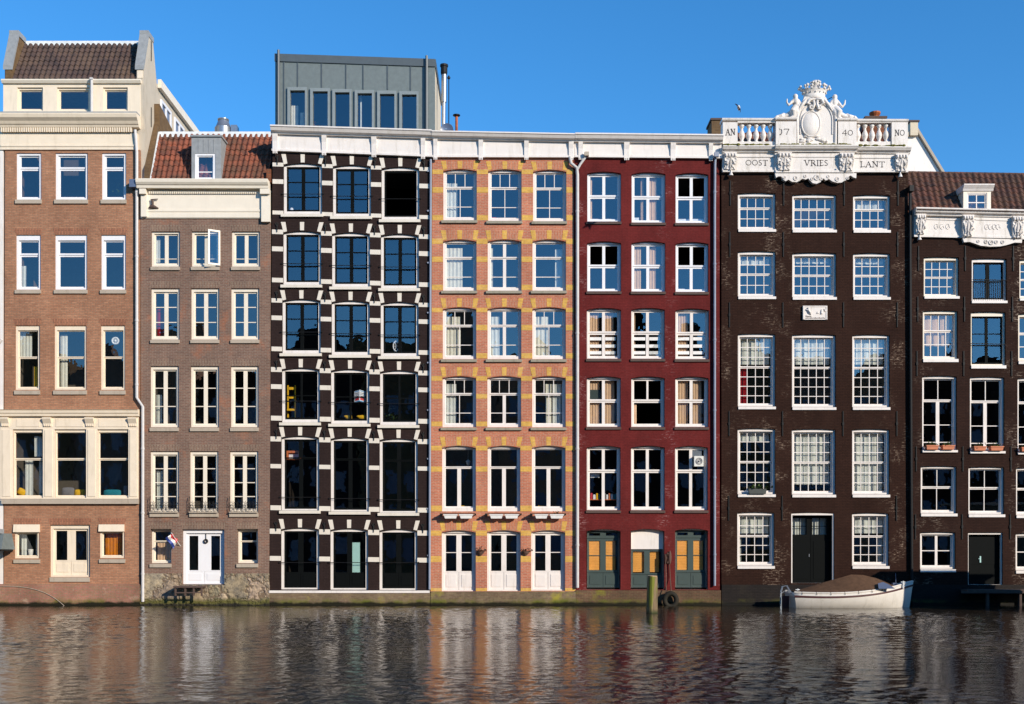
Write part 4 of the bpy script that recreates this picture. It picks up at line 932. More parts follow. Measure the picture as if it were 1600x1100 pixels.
# window boxes
for k, (a, b) in enumerate(((694, 715), (718.5, 739), (765.5, 786), (789, 810), (835.6, 855.5), (859, 880))):
    wn, sn = COLN[k//2], ('left', 'right')[k % 2]
    t = root('window_box', (X((a+b)/2), -.2, Z(811)), f'white plastic window box, {sn} of the pair under the fifth-row {wn} window, salmon brick house', 'window box', 'window boxes on the salmon brick house')
    mb = MB(); A0, B0, zt, zb = X(a), X(b), Z(804.2), Z(810.5)
    mb.loft([[(A0+.05, -.32, zb), (B0-.05, -.32, zb), (B0-.05, -.14, zb), (A0+.05, -.14, zb)], [(A0, -.34, zt), (B0, -.34, zt), (B0, -.12, zt), (A0, -.12, zt)]]); mb.box(A0-.012, B0+.012, -.352, -.108, zt-.04, zt+.004); part('trough', mb, 'planterw', t)
    mb = MB(); mb.box(A0+.02, B0-.02, -.325, -.135, zt-.02, zt+.02); part('soil', mb, 'stoned', t)
    if k == 5: plant((A0+B0)/2, -.2, zt, .3, .15, 30, '', parent=t)
mb = MB()
for a, b in ((688, 744), (758, 815), (828, 884)): mb.tube([(X(a), -.24, Z(803)), (X(b), -.24, Z(803))], .014, 6); mb.box(X(a), X(a)+.1, -.35, -.001, Z(806), Z(803.5)); mb.box(X(b)-.05, X(b), -.3, -.001, Z(805), Z(803.5))
part('box_rail', mb, 'blackm', D.o)
for px, py, wn in ((750.4, 863, 'left and middle'), (821, 862, 'middle and right')):
    t = root('hanging_basket', (X(px), -.15, Z(869)), f'brown wall basket of dried plants between the {wn} white doors', 'basket', 'wall baskets between the white doors')
    mb = MB(); mb.loft([[(X(px)+r*math.cos(k*.524), -.03-abs(r*.8*math.sin(k*.524)), z) for k in range(12)] for r, z in ((.05, Z(868)), (.15, Z(864)), (.17, Z(861)))]); part('basket', mb, 'rope', t)
    plant(X(px), -.14, Z(862), .4, .12, 60, '', mat='rope', parent=t)
for k, (p, wn) in enumerate(((716, 'left'), (841, 'right'))):
    t = root('dining_chair', (X(p+4), .7, Z(798)), f'yellow chair back showing low in the fifth-row {wn} window, salmon brick house', 'chair', 'yellow chairs inside the salmon brick house')
    mb = MB(); mb.loft([[(X(p), .5, Z(798)), (X(p+10), .5, Z(798)), (X(p+10), .56, Z(798)), (X(p), .56, Z(798))], [(X(p+.6), .5, Z(789)), (X(p+9.4), .5, Z(789)), (X(p+9.4), .56, Z(789)), (X(p+.6), .56, Z(789))]]); part('backrest', mb, 'yel', t)
    mb = MB(); mb.box(X(p), X(p+10), .57, 1.0, Z(799), Z(797)); part('seat', mb, 'yel', t)
mb = MB(); mb.lathe(X(730.5), .6, [(.02, Z(716)), (.1, Z(719)), (.07, Z(723)), (.03, Z(726))], 8); mb.tube([(X(730.5), .6, Z(716)), (X(730.5), .6, Z(700))], .008, 5); part('pendant_lamp', mb, 'planterw', None, 'small pale lantern hanging in the fifth-row left window, salmon brick house', cat='lamp')
mb = MB()
for a, b, z in ((767, 775, 336), (776, 780, 337)): mb.box(X(a), X(b), .3, .5, Z(341), Z(z))
part('toy_box', mb, 'redp', None, 'pinkish red box on the sill of the top middle window, salmon brick house', cat='box')

# ================================================================ HOUSE E, oxblood painted
E = House('red_house', 899.5, 1125, 'oxblood red painted house with white cross windows and a white cornice')
erow = [[(917.7, 970.4, 268, 346), (987, 1039.7, 269, 347.6), (1055.7, 1106.8, 270, 348.2)], [(917.5, 970.4, 377, 455), (986.8, 1039.6, 377, 455.4), (1055.7, 1107, 378, 456)],
        [(917, 970.3, 481, 560.4), (986.4, 1038.8, 481, 560.4), (1055.4, 1108, 482, 561)], [(917, 970, 587.8, 666.8), (986.4, 1038.6, 588, 667), (1055.2, 1107, 588, 667)],
        [(916.9, 969.6, 696.4, 797), (986, 1038.7, 696.4, 797), (1054.8, 1106.2, 696.6, 797)]]
for r, row in enumerate(erow):
    for c, (a, b, y0, y1) in enumerate(row):
        f = .38 if r == 4 else .47
        opT = (r, c) in ((0, 2), (1, 0), (1, 2), (3, 1))
        sec = [(0, f, (.5,), (), 4.6, opT), (f, 1, (.5,), (), 4.6, (r, c) == (3, 1))]
        if (r, c) == (3, 1): sec = [(0, .47, (.5,), (), 3, True), (.47, 1, (), (), None, True)]
        window(E, a, b, y0, y1, sec, cas='pvc' if r < 2 else 'white', rise=3, cw=2.6, hw=1.6, sw=2.4, rw=5, r1=.13, rd=.12, sill=(a-1.5, b+.5, y1+.3, y1+4.6), sillm='stoned', sillp=.06, bot=2.6)
for c, (a, b, y0) in enumerate(((916.4, 969.6, 826.8), (1054.8, 1106.2, 826))):
    window(E, a, b, y0, 921, [(0, .13, (.5,), (), 9), (.13, .74, (.5,), (.5,), 9)], cas='white', sash='green', rise=3, cw=1.6, hw=1, sw=3.0, rw=8, r1=.16, rd=.14, panel=.745, name='door', bot=3)
window(E, 985.6, 1038.2, 826.5, 921, [(.34, .77, (.5,), (), 9)], cas='white', sash='green', rise=3.4, cw=1.2, hw=1, sw=3.0, rw=4, r1=.14, rd=.14, panel=.775, name='door', bot=3)
mb = MB(); mb.prism(arcloop(X(986.8), X(1037), Z(827.7), Z(858), 2.6/39), .205, .25); part('transom_panel', mb, 'white', E.o)
E.wall([(899.5, 922), (1124.8, 922), (1124.3, 247), (896.5, 247)], 'red', Z(222))
E.rooms([362, 467, 573, 681, 812])
frieze(E, ((898, 212.4, 224, 247), (1127.5, 216.8, 226.5, 249)), ((903.5, 910.5), (974.5, 983), (1047, 1055), (1106.6, 1113)))
mb = MB(); mb.box(X(899.8), X(1126), -.09, .35, -1.2, Z(922.2)); part('quay_plinth', mb, 'baseE', E.o)
mb = MB(); mb.box(X(899), X(1124), .25, 9.7, Z(245), Z(226)); part('flat_roof', mb, 'lead', E.o)
# film strips on the third row
for c, (a, b) in enumerate(((921, 966), (990, 1035), (1059, 1104))):
    for t in (525, 536.5, 547):
        mb = MB(); m_ = (a+b)/2
        mb.box(X(a+1.5), X(m_-3), .245, .25, Z(t+5), Z(t)); mb.box(X(m_+3), X(b-3), .245, .25, Z(t+5), Z(t)); part('privacy_strip', mb, 'planterw', E.o)
hs = ', oxblood red house'
cl = []
for r, c, segs, m in ((0, 0, [(921, 926)], 'peach'), (0, 1, [(1003, 1007), (1015, 1028)], 'peach'), (1, 1, [(992, 1003), (1015, 1027)], 'peach'),
                   (2, 0, [(920, 937), (946, 960)], 'peach'), (2, 1, [(988.5, 994)], 'peach'), (2, 2, [(1058, 1077)], 'peach'),
                   (3, 0, [(922, 938), (946, 961)], 'peach'), (3, 1, [(988, 996)], 'peach'), (3, 2, [(1058, 1077), (1084, 1098)], 'peach')):
    y0, y1 = erow[r][c][2:4]
    for k, (a, b) in enumerate(segs):
        side = '' if len(segs) == 1 else (' left half of the', ' right half of the')[k]
        t = y0+4 if (r, c) != (3, 1) else 630
        curtain(a, b, t, y1-4, m, f'peach striped curtain in the{side} {ROWN[r]}-row {COLN[c]} window'+hs, wave=.11, amp=.012, group='curtains of the oxblood red house')
mb = MB(); mb.box(X(920), X(941), .34, .38, Z(624), Z(607)); part('window_board', mb, 'green', None, 'grey green board in the upper left light of the fourth-row left window'+hs, cat='board')
for (a, b, t, q, lab) in ((920, 965, 338, 343, 'left'), (990, 1000, 336, 343, 'middle'), (1060, 1102, 338, 344, 'right')):
    mb = MB(); mb.box(X(a), X(b), .35, .55, Z(q), Z(t)); part('papers_on_sill', mb, 'paper', None, f'low white stack of papers behind the top {lab} window'+hs, cat='papers', group='papers behind the red house windows')
for (a, b, lab) in ((923, 962, 'left'), (1060, 1072, 'right')):
    mb = MB(); mb.box(X(a), X(b), .35, .55, Z(452), Z(448)); part('papers_on_sill', mb, 'paper', None, f'low white stack of papers behind the second-row {lab} window'+hs, cat='papers', group='papers behind the red house windows')
for k, (a, b, t) in enumerate(((920.5, 932, 847), (948, 962, 847))): pass
for lab, a, b, t, q, seg in (('left', 921, 938, 845, 893, 2), ('left', 946, 958.5, 845, 893, 2), ('middle', 990, 1006, 862, 893, 1), ('middle', 1014, 1027, 862, 893, 1), ('right', 1059, 1074, 845, 893, 2), ('right', 1082, 1096, 845, 893, 2)):
    side = 'left' if a in (921, 990, 1059) else 'right'
    mb = MB(); n = 22; rows = []
    for i in range(n+1): rows.append([(X(a-2), .30+.006*(i % 2), Z(t-1)+(Z(q+1)-Z(t-1))*i/n), (X(b+4), .30+.006*(i % 2), Z(t)+(Z(q+1)-Z(t))*i/n)])
    mb.loft(rows, closed=False, caps=False); part('window_blind', mb, 'blind', None, f'yellow orange blind in the {side} leaf of the {lab} green door'+hs, cat='blind', group='blinds behind the green doors')
# bookshelf
t = root('bookshelf', (X(942), .6, Z(797)), 'shelf crowded with books and folders in the fifth-row left window'+hs, 'shelf')
for z in (779.5, 794): mb = MB(); mb.box(X(919.5), X(967), .35, .65, Z(z+1), Z(z)); part('shelf_board', mb, 'crate', t)
kx = 920.5; cols_ = ['planterw', 'redp', 'paper', 'yel', 'teal', 'bluep', 'greyf', 'paper', 'crate', 'planterw', 'teal', 'paper']
for i in range(12):
    w_ = (2.2, 3.4, 4, 2.8)[i % 4]; h = (8, 10, 7.5, 9.5, 8.6)[i % 5]
    if not (938 < kx < 943): mb = MB(); mb.box(X(kx), X(kx+w_-.2), .37, .6, Z(779.5)+.002, Z(779.5-h)); part('book', mb, cols_[i], t)
    kx += w_+.9
mb = MB(); mb.box(X(924), X(938), .5, .55, Z(745), Z(739)); part('paper_sheet', mb, 'paper', t)
# air conditioner
t = root('air_conditioner', (X(1092), .1, Z(729)), 'off-white air conditioner fan unit in the fifth-row right window'+hs, 'air conditioner')
mb = MB(); mb.box(X(1085), X(1099.5), .02, .2, Z(728.5), Z(712.5)); part('casing', mb, 'plastic', t)
mb = MB(); mb.ring((X(1092.3), .015, Z(720.5)), .125, .125, .015, 24, 5); mb.ring((X(1092.3), .012, Z(720.5)), .08, .08, .012, 20, 5); mb.ball((X(1092.3), .015, Z(720.5)), .04, 8, 5); part('fan_grille', mb, 'greyf', t)
mb = MB(); mb.box(X(1083), X(1098), .22, .235, Z(713), Z(700)); part('backing_board', mb, 'steel', t)
# downpipes
mb = MB(); mb.tube([(X(890), -.16, Z(247)), (X(892), -.14, Z(257)), (X(901), -.11, Z(264)), (X(902), -.11, Z(275)), (X(901.8), -.11, Z(918))], .065, 10)
mb.tube([(X(915.5), -.16, Z(246)), (X(906), -.14, Z(259)), (X(902), -.12, Z(266))], .05, 8)
for p in (330, 520, 700, 850): mb.tube([(X(901.8), -.11, Z(p)), (X(901.8), -.11, Z(p+3))], .078, 10)
part('downpipe', mb, 'pipe', E.o)
mb = MB(); mb.box(X(912.5), X(919.5), -.3, -.14, Z(247), Z(241)); part('rain_hopper', mb, 'stone', E.o)
mb = MB(); mb.tube([(X(1117), -.12, Z(246)), (X(1116.5), -.1, Z(258)), (X(1116), -.1, Z(330)), (X(1116), -.1, Z(915))], .05, 10)
for p in (300, 412, 530, 640, 745, 865): mb.tube([(X(1116), -.1, Z(p)), (X(1116), -.1, Z(p+3))], .064, 10)
mb.box(X(1114), X(1121), -.34, -.2, Z(249), Z(242)); part('downpipe', mb, 'pipeb', E.o)
# party chimney between E and F
t = root('chimney', (X(1118), 1.5, Z(226)), 'dark brick chimney standing between the red house and the dark brown house', 'chimney')
p0, p1 = PW(1110, 215, 1.5), PW(1126, 190, 1.5); mb = MB(); mb.box(p0.x, p1.x, 1.2, 2.2, Z(226), p1.z-.06); part('stack', mb, 'brickside', t)
mb = MB(); mb.box(p0.x-.05, p1.x+.05, 1.15, 2.25, p1.z-.059, p1.z+.02); part('coping', mb, 'stoned', t)
# ================================================================ lettering cut with broad and fine strokes
def arcp(cx, cz, rx, rz, a0, a1, n=14): return [(cx+rx*math.cos(R(a0+(a1-a0)*i/n)), cz+rz*math.sin(R(a0+(a1-a0)*i/n))) for i in range(n+1)]
K, T_ = .15, .075
GL = {
 'O': (1.0, [(arcp(.5, .5, .44, .46, 0, 360, 22), .11)], []),
 'S': (.62, [([(.54, .86), (.42, .96), (.2, .95), (.09, .78), (.17, .6), (.42, .46), (.54, .26), (.44, .06), (.2, .03), (.06, .14)], .12)], []),
 'T': (.86, [([(.43, 0), (.43, .96)], K), ([(.03, .95), (.83, .95)], T_), ([(.04, .96), (.02, .8)], T_), ([(.82, .96), (.84, .8)], T_)], [(.43, 0)]),
 'V': (.95, [([(.12, 1), (.48, 0)], K), ([(.84, 1), (.48, 0)], T_)], [(.12, 1), (.84, 1)]),
 'R': (.85, [([(.16, 0), (.16, 1)], K), ([(.16, .96), (.5, .95), (.64, .84), (.62, .62), (.45, .52), (.16, .5)], .09), ([(.4, .52), (.82, 0)], K)], [(.16, 0), (.16, 1)]),
 'I': (.32, [([(.16, 0), (.16, 1)], K)], [(.16, 0), (.16, 1)]),
 'E': (.66, [([(.16, 0), (.16, 1)], K), ([(.16, .97), (.6, .97), (.61, .84)], T_), ([(.16, .52), (.5, .52)], T_), ([(.16, .03), (.62, .03), (.64, .18)], T_)], [(.16, 0), (.16, 1)]),
 'L': (.68, [([(.16, 0), (.16, 1)], K), ([(.16, .03), (.63, .03), (.66, .2)], T_)], [(.16, 0), (.16, 1)]),
 'A': (.92, [([(.1, 0), (.46, 1)], T_), ([(.46, 1), (.82, 0)], K), ([(.24, .36), (.68, .36)], T_)], [(.1, 0), (.82, 0)]),
 'N': (.95, [([(.14, 0), (.14, 1)], T_), ([(.14, 1), (.8, 0)], K), ([(.8, 0), (.8, 1)], T_)], [(.14, 0), (.14, 1), (.8, 1)]),
 '7': (.8, [([(.05, .82), (.1, .95), (.75, .95), (.5, .4), (.42, -.05)], .11)], []),
 '1': (.55, [([(.08, 1.05), (.2, .9), (.1, .8)], .08), ([(.3, .92), (.42, .8), (.44, .3), (.28, 0), (.12, -.04)], .12)], []),
 '4': (.85, [([(.62, -.1), (.62, 1)], .12), ([(.62, 1), (.04, .3), (.84, .3)], .08)], []),
 '0': (.9, [(arcp(.45, .45, .38, .46, 0, 360, 20), .11)], []),
}
def lettering(txt, x0, x1, yt, yb, y, parent, slope=0, mat='ink'):
    tot = sum(GL[c][0]+.12 for c in txt)-.12; W_ = X(x1)-X(x0); h = (yb-yt)/39.0; sx = W_/tot; mb = MB(); cx = X(x0)
    for c in txt:
        w_, st, sf = GL[c]
        for k, (pl, wd) in enumerate(st):
            for i in range(len(pl)-1):
                p, q = pl[i], pl[i+1]; zz = Z(yb)+slope*(cx-X(x0))
                mb.bar2((cx+p[0]*sx, zz+p[1]*h), (cx+q[0]*sx, zz+q[1]*h), wd*h, y-.003-.0016*(i%2)-.0035*k, y+.004)
        for (a, b) in sf: zz = Z(yb)+slope*(cx-X(x0)); mb.box(cx+(a-.15)*sx, cx+(a+.15)*sx, y-.016, y+.004, zz+b*h-.014, zz+b*h+.006)
        cx += (w_+.12)*sx
    return part('lettering', mb, mat, parent)

# ================================================================ HOUSE F, dark brown with white crowned parapet
Fh = House('brown_house', 1127, 1419, 'dark brown painted house with a crowned white sculpted parapet dated 1740')
cols4 = (.25, .5, .75); c5 = (.2, .4, .6, .8)
frow = [[(1153, 1212, 301, 358), (1238, 1306.8, 303, 359), (1333, 1391, 304, 359.4)], [(1153, 1212, 392, 463), (1238, 1306.8, 394.4, 464), (1333, 1391, 395, 464)],
        [(1153, 1211.6, 521, 635), (1237.6, 1306, 522, 636), (1331.8, 1390.4, 522.4, 636)], [(1152.6, 1211.4, 669, 772), (1237.4, 1305.6, 670, 772.6), (1331.6, 1390, 670, 772.6)],
        [(1152, 1210, 800, 884), None, (1331.4, 1389, 801, 884)]]
for r, row in enumerate(frow):
    for c, w_ in enumerate(row):
        if not w_: continue
        a, b, y0, y1 = w_; cc = c5 if c == 1 else cols4
        sec = {0: [(0, .36, cc, ()), (.36, 1, cc, (.5,))], 1: [(0, .48, cc, (.5,)), (.48, 1, cc, (.5,))], 2: [(0, .44, cc, (.333, .667)), (.44, 1, cc, (.25, .5, .75))],
               3: [(0, .5, cc, (.333, .667)), (.5, 1, cc, (.333, .667))], 4: [(0, .43, cc, (.5,)), (.43, 1, cc, (.333, .667))]}[r]
        window(Fh, a, b, y0, y1, sec, cas='white', rise=1.4, cw=3.2, hw=4, sw=2.1, bw=1.05, rw=3, r1=.09, rd=.2, sill=(a+.4, b+.3, y1, y1+4.6), sillm='white', sillp=.05, bot=3)
Wd = window(Fh, 1236.4, 1303.4, 801, 911, [], cas='white', sash='dark', rise=1, cw=2, hw=3.4, r1=.04, rd=.12, name='door', bot=0)
mb = MB(); h1 = [(X(1240.6), Z(835)), (X(1263.6), Z(835)), (X(1263.6), Z(809)), (X(1240.6), Z(809))]; h2 = [(x+31.8/39, z) for x, z in h1]
mb.prism([(X(1238.5), Z(912)), (X(1301.3), Z(912)), (X(1301.3), Z(804.7)), (X(1238.5), Z(804.7))], .30, .36, [h1, h2])
mb.box(X(1269.6), X(1270.4), .29, .299, Z(911), Z(806))
for a, b in ((1242, 1266), (1274, 1298)): mb.box(X(a), X(b), .285, .2995, Z(905), Z(845))
dl = part('door_leaf', mb, 'dark', Wd)
for a in (1240.6, 1272.4):
    mb = MB(); mb.box(X(a+11), X(a+12), .31, .35, Z(835), Z(809)); mb.box(X(a), X(a+23), .315, .345, Z(822.5), Z(821.5)); part('glazing_bar', mb, 'dark', dl)
    mb = MB(); mb.quad((X(a), .33, Z(835)), (X(a+23), .33, Z(835)), (X(a+23), .332, Z(809)), (X(a), .332, Z(809))); part('pane', mb, 'glass', dl)
    curtain(a, a+23, 809, 835, 'lace', f"pale net behind the {'left' if a < 1250 else 'right'} upper lights of the wide black door", y=.5, amp=.015)
mb = MB(); mb.box(X(1266.6), X(1267.6), .26, .284, Z(870), Z(865.5)); part('handle', mb, 'steel', dl)
Fh.wall([(1127.3, 914), (1422, 914), (1418.6, 268), (1127.3, 268)], 'brown', Z(236))
Fh.rooms([380, 492, 655, 788])
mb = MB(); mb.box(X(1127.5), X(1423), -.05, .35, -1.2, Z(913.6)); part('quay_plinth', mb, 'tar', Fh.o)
fan = _mesh('wall_anchor', MB().box(-.02, .02, -.035, 0, -.5, .5).box(-.035, .035, -.045, -.036, -.06, .06), [M['blackm']], False, (0, 0, 0))
for r, py in enumerate((302, 382, 492, 662, 794)):
    for px in (1141, 1224.5, 1319, 1403):
        if (r, px) != (4, 1319): inst('wall_anchor', fan, (X(px-r*.6), 0, Z(py)), Fh.o)
t = MB(); t.box(X(1253.6), X(1292), -.07, -.001, Z(500), Z(478.3)); pq = part('stone_plaque', t, 'whiteF', Fh.o)
mb = MB(); mb.box(X(1254), X(1256), -.09, -.071, Z(499.6), Z(479)); mb.box(X(1256), X(1291), -.088, -.071, Z(480), Z(479)); mb.box(X(1290), X(1291.6), -.089, -.071, Z(499.6), Z(480))
mb.tube([(X(1258.5), -.085, Z(484.5)), (X(1262.5), -.10, Z(485.5)), (X(1264.5), -.10, Z(489)), (X(1266.5), -.085, Z(492.5))], [.025, .05, .055, .02], 7); mb.ball((X(1262), -.1, Z(482.5)), .04, 7, 5)
mb.tube([(X(1259), -.08, Z(494)), (X(1267), -.085, Z(494.6))], .03, 6); mb.loft([[(X(1275+k*1.1), -.072, Z(490.5-(k == 1)*3.5)) for k in (0, 1, 4)], [(X(1275.5+k), -.1, Z(490.4-(k == 1)*2.6)) for k in (0, 1, 3)]])
mb.tube([(X(1283), -.08, Z(491)), (X(1283), -.085, Z(484))], [.05, .02], 6); mb.tube([(X(1287), -.08, Z(483)), (X(1289), -.08, Z(487))], [.02, .04], 6); part('relief_carving', mb, 'whiteF', pq)
mb = MB()
for i in range(16): mb.box(X(1257+i*2), X(1258.1+i*2), -.075, -.071, Z(498.6), Z(497-(i % 3)*.3))
part('worn_inscription', mb, 'stoned', pq)
# frieze
fz = MB(); fz.box(X(1128), X(1417.5), -.12, .3, Z(270.5), Z(241)); fz.box(X(1209), X(1332), -.2, -.121, Z(272.5), Z(241.5))
fz.box(X(1128.5), X(1208.6), -.16, -.122, Z(270.6), Z(267.6)); fz.box(X(1332.4), X(1417), -.16, -.122, Z(271), Z(268)); fz.box(X(1210), X(1331), -.235, -.202, Z(272.4), Z(269))
fz.box(X(1150), X(1208.6), -.15, -.122, Z(247.5), Z(245)); fz.box(X(1236), X(1306), -.225, -.202, Z(248.5), Z(246)); fz.box(X(1333), X(1396), -.15, -.122, Z(249), Z(246.5))
fz = part('frieze', fz, 'whiteF', Fh.o)
lettering('OOST', 1164, 1198.5, 251.6, 260, -.121, Fh.o); lettering('VRIES', 1254.5, 1291.6, 253, 261.6, -.201, Fh.o); lettering('LANT', 1342.6, 1381, 254, 262.4, -.121, Fh.o)
PF = [(.3, 0), (-.18, 0), (-.2, .05), (-.3, .09), (-.34, .16), (-.36, .17), (-.36, .22), (.3, .25)]
cornice(Fh, 'ledge', X(1127.5), Z(240.5), X(1208), Z(240.5), PF, 'whiteF'); cornice(Fh, 'ledge', X(1208.1), Z(241), X(1336), Z(241), [(y-.09 if y < 0 else y, d) for y, d in PF], 'whiteF'); cornice(Fh, 'ledge', X(1336.1), Z(241.8), X(1419.5), Z(242.4), PF, 'whiteF')
for a, b, t in ((1130, 1205, 231.5), (1212, 1333, 230.8), (1340, 1417, 232.8)):
    mb = MB()
    for i in range(int((b-a)/2.6)):
        if random.random() < .8: mb.ball((X(a+i*2.6), -.2-random.random()*.17, Z(t-.6)), (.05+.07*random.random(), .06, .03+.035*random.random()), 6, 4)
    o = part('moss', mb, 'moss', Fh.o); o['kind'] = 'stuff'
def console(px0, px1, yt, yb, yf, parent, mat='whiteF', pend=None):
    a, b = X(px0), X(px1); w_ = b-a; mb = MB()
    mb.box(a, b, yf-0.180, yf-0.001, Z(yt+2), Z(yt))
    for k in range(4): mb.lathe(a+w_*(.14+k*.24), yf-0.168, [(.02, Z(yt+7.2)), (.05, Z(yt+6)), (.055, Z(yt+4)), (.04, Z(yt+2))], 8)
    mb.box(a+.02, b-.02, yf-0.150, yf-0.001, Z(yt+7), Z(yt+2.1))
    zt, zb = Z(yt+7.1), Z(yb)
    rings = []
    for f, d, i in ((0, .22, 0), (.25, .26, .02), (.55, .17, .05), (.8, .12, .09), (.95, .14, .10), (1, .08, .14)):
        z = zt+(zb-zt)*f; rings.append([(a+w_*i, yf-d*.6, z), (b-w_*i, yf-d*.6, z), (b-w_*i, yf-0.001, z), (a+w_*i, yf-0.001, z)])
    mb.loft(rings)
    for s_ in (-1, 1):
        cx = (a+b)/2+s_*w_*.32; mb.ring((cx, yf-0.150, zt-.10), .07, .07, .025, 12, 5)
        mb.tube([((a+b)/2+s_*w_*.1, yf-0.162, zt-.05), (cx, yf-0.144, zt-.25), ((a+b)/2+s_*w_*.2, yf-0.096, zb+.18), (cx, yf-0.078, zb+.04)], [.03, .035, .03, .03], 6)
    mb.tube([((a+b)/2, yf-0.174, zt), ((a+b)/2, yf-0.120, (zt+zb)/2), ((a+b)/2, yf-0.084, zb)], [.04, .045, .03], 6)
    for k in range(9): mb.ball((a+w_*random.random(), yf-0.120-.04*random.random(), zb+(zt-zb)*random.uniform(.1, .8)), random.uniform(.025, .05), 6, 4)
    if pend: p = X(pend); mb.lathe(p, yf-0.048, [(.02, zb+.02), (.03, zb-.06), (.08, zb-.18), (.09, zb-.22), (.02, zb-.23)], 8)
    return part('console', mb, mat, parent, smooth=True)
console(1130, 1149.5, 242, 268, -.12, Fh.o, pend=1141); console(1212, 1234, 243, 270, -.2, Fh.o); console(1308, 1331, 243.5, 271, -.2, Fh.o); console(1396, 1415.6, 244, 270.5, -.12, Fh.o, pend=1404.5)
def scallop(pts, y0, y1, name, parent, extra=(), mat='whiteF'):
    mb = MB(); mb.prism([(X(a), Z(b)) for a, b in pts], y0, y1)
    for (a, b, r) in extra: mb.ring((X(a), y0-.01, Z(b)), r, r, r*.35, 14, 5); mb.ball((X(a), y0-.01, Z(b)), r*.4, 6, 4)
    return part(name, mb, mat, parent)
pts = [(1209, 272.8), (1336, 273), (1335.5, 281)]+[(1331, 279.5), (1327, 276.5), (1323, 279), (1320, 284), (1316, 285.5), (1313, 287.5), (1306, 288), (1299, 286), (1293, 282), (1288, 284.5), (1285, 281), (1282, 283), (1280, 287), (1274, 289.5), (1268, 288.5), (1264, 284.5), (1261, 281), (1257, 283), (1252, 281.5), (1248, 284.5), (1243, 287), (1236, 286.5), (1230, 283), (1226, 285.5), (1222, 283), (1219, 278), (1214, 278), (1211, 280)]
scallop(list(reversed(pts)), -.19, -.001, 'scalloped_apron', Fh.o, [(1241, 281, .07), (1224, 280, .05), (1306, 282.5, .07), (1322, 281, .05), (1274, 280, .09), (1267, 282, .05), (1281, 282, .05), (1256, 278, .05), (1292, 278.5, .05)])
# balustrade
bal = PL('parapet_pier', 'whiteF', Fh.o)
for a, b in ((1128.5, 1151.4), (1391.6, 1416.6)): bal.box(X(a), X(b), -.14, .3, Z(232), Z(193)); 
for a, b in ((1210.5, 1242), (1307, 1335.8)): bal.box(X(a), X(b), -.22, .3, Z(231), Z(193))
for a, b, s0 in ((1151.5, 1210.4, -.1), (1335.9, 1391.5, -.1)): bal.box(X(a), X(b), s0, .22, Z(231.8), Z(222.6)); bal.box(X(a), X(b), s0-.02, .24, Z(193.4), Z(190))
for a, b, yy, sl_ in ((1127.3, 1210, -.17, .3), (1209.3, 1243, -.27, .1), (1305.4, 1337, -.27, .1), (1336, 1417.6, -.17, .6)):
    cornice(Fh, 'top_rail', X(a), Z(190.6 if a < 1300 else 192), X(b), Z(190.6+sl_ if a < 1300 else 192.4), [(.34, 0), (yy+.03, 0), (yy, .03), (yy-.01, .08), (yy, .1), (.34, .12)], 'whiteF')
bp = [(.10, 0), (.10, .05), (.07, .06), (.055, .10), (.11, .22), (.125, .30), (.10, .40), (.055, .50), (.05, .58), (.08, .61), (.08, .64), (.10, .65), (.10, .72)]
bme = _mesh('baluster', MB().lathe(0, 0, bp, 12), [M['whiteF']], True, (0, 0, 0))
zs = Z(222.6)
for px in (1159.6, 1170.6, 1181.8, 1193, 1203.9, 1341, 1352, 1363, 1374, 1385): inst('baluster', bme, (X(px), .06, zs), Fh.o)
lettering('AN', 1132.6, 1147.8, 203.5, 213, -.141, Fh.o); lettering('NO', 1396.5, 1411.6, 205, 214, -.141, Fh.o)
lettering('17', 1214.5, 1231.5, 204.5, 213.5, -.221, Fh.o); lettering('40', 1313.2, 1330.2, 206, 214.4, -.221, Fh.o)
# cartouche
ol = [(1243, 231), (1305.6, 231), (1305.6, 191), (1303, 182), (1299, 172), (1293, 163), (1289, 154), (1256, 153), (1253, 160), (1247, 168), (1243.6, 177), (1242.6, 188)]
mb = MB(); mb.prism([(X(a), Z(b)) for a, b in ol], -.14, .28)
arch = lambda dx, y: [(X(1274-s_*(31-dx)*math.cos(R(t))), y, Z(190-(34-dx)*math.sin(R(t)))) for s_, t in [(1, 0), (1, 15), (1, 30), (1, 45), (1, 60), (1, 75), (1, 90), (-1, 75), (-1, 60), (-1, 45), (-1, 30), (-1, 15), (-1, 0)]]
mb.tube([(X(1244.5), -.16, Z(229))]+arch(1, -.16)+[(X(1303.5), -.16, Z(229))], .05, 8)
mb.tube([(X(1249), -.15, Z(212))]+arch(6, -.15)+[(X(1299), -.15, Z(212))], .03, 6)
mb.box(X(1244), X(1304), -.20, -.141, Z(231), Z(226)); ca = part('cartouche', mb, 'whiteF', Fh.o)
mb = MB(); rings = []
for f, d in ((1, -.141), (.97, -.2), (.8, -.24), (.4, -.265), (.05, -.27)): rings.append([(X(1265)+.35*f*math.cos(k*.2618), d, Z(196.5)+.48*f*math.sin(k*.2618)) for k in range(24)])
mb.loft(rings); mb.ring((X(1265), -.19, Z(196.5)), .37, .5, .035, 36, 8)
for k in range(22): mb.ball((X(random.uniform(1249, 1292)), -.16, Z(random.uniform(215, 224))), (random.uniform(.05, .13), .05, random.uniform(.03, .07)), 7, 5)
part('oval_shield', mb, 'whiteF', ca, smooth=True)
mb = MB()
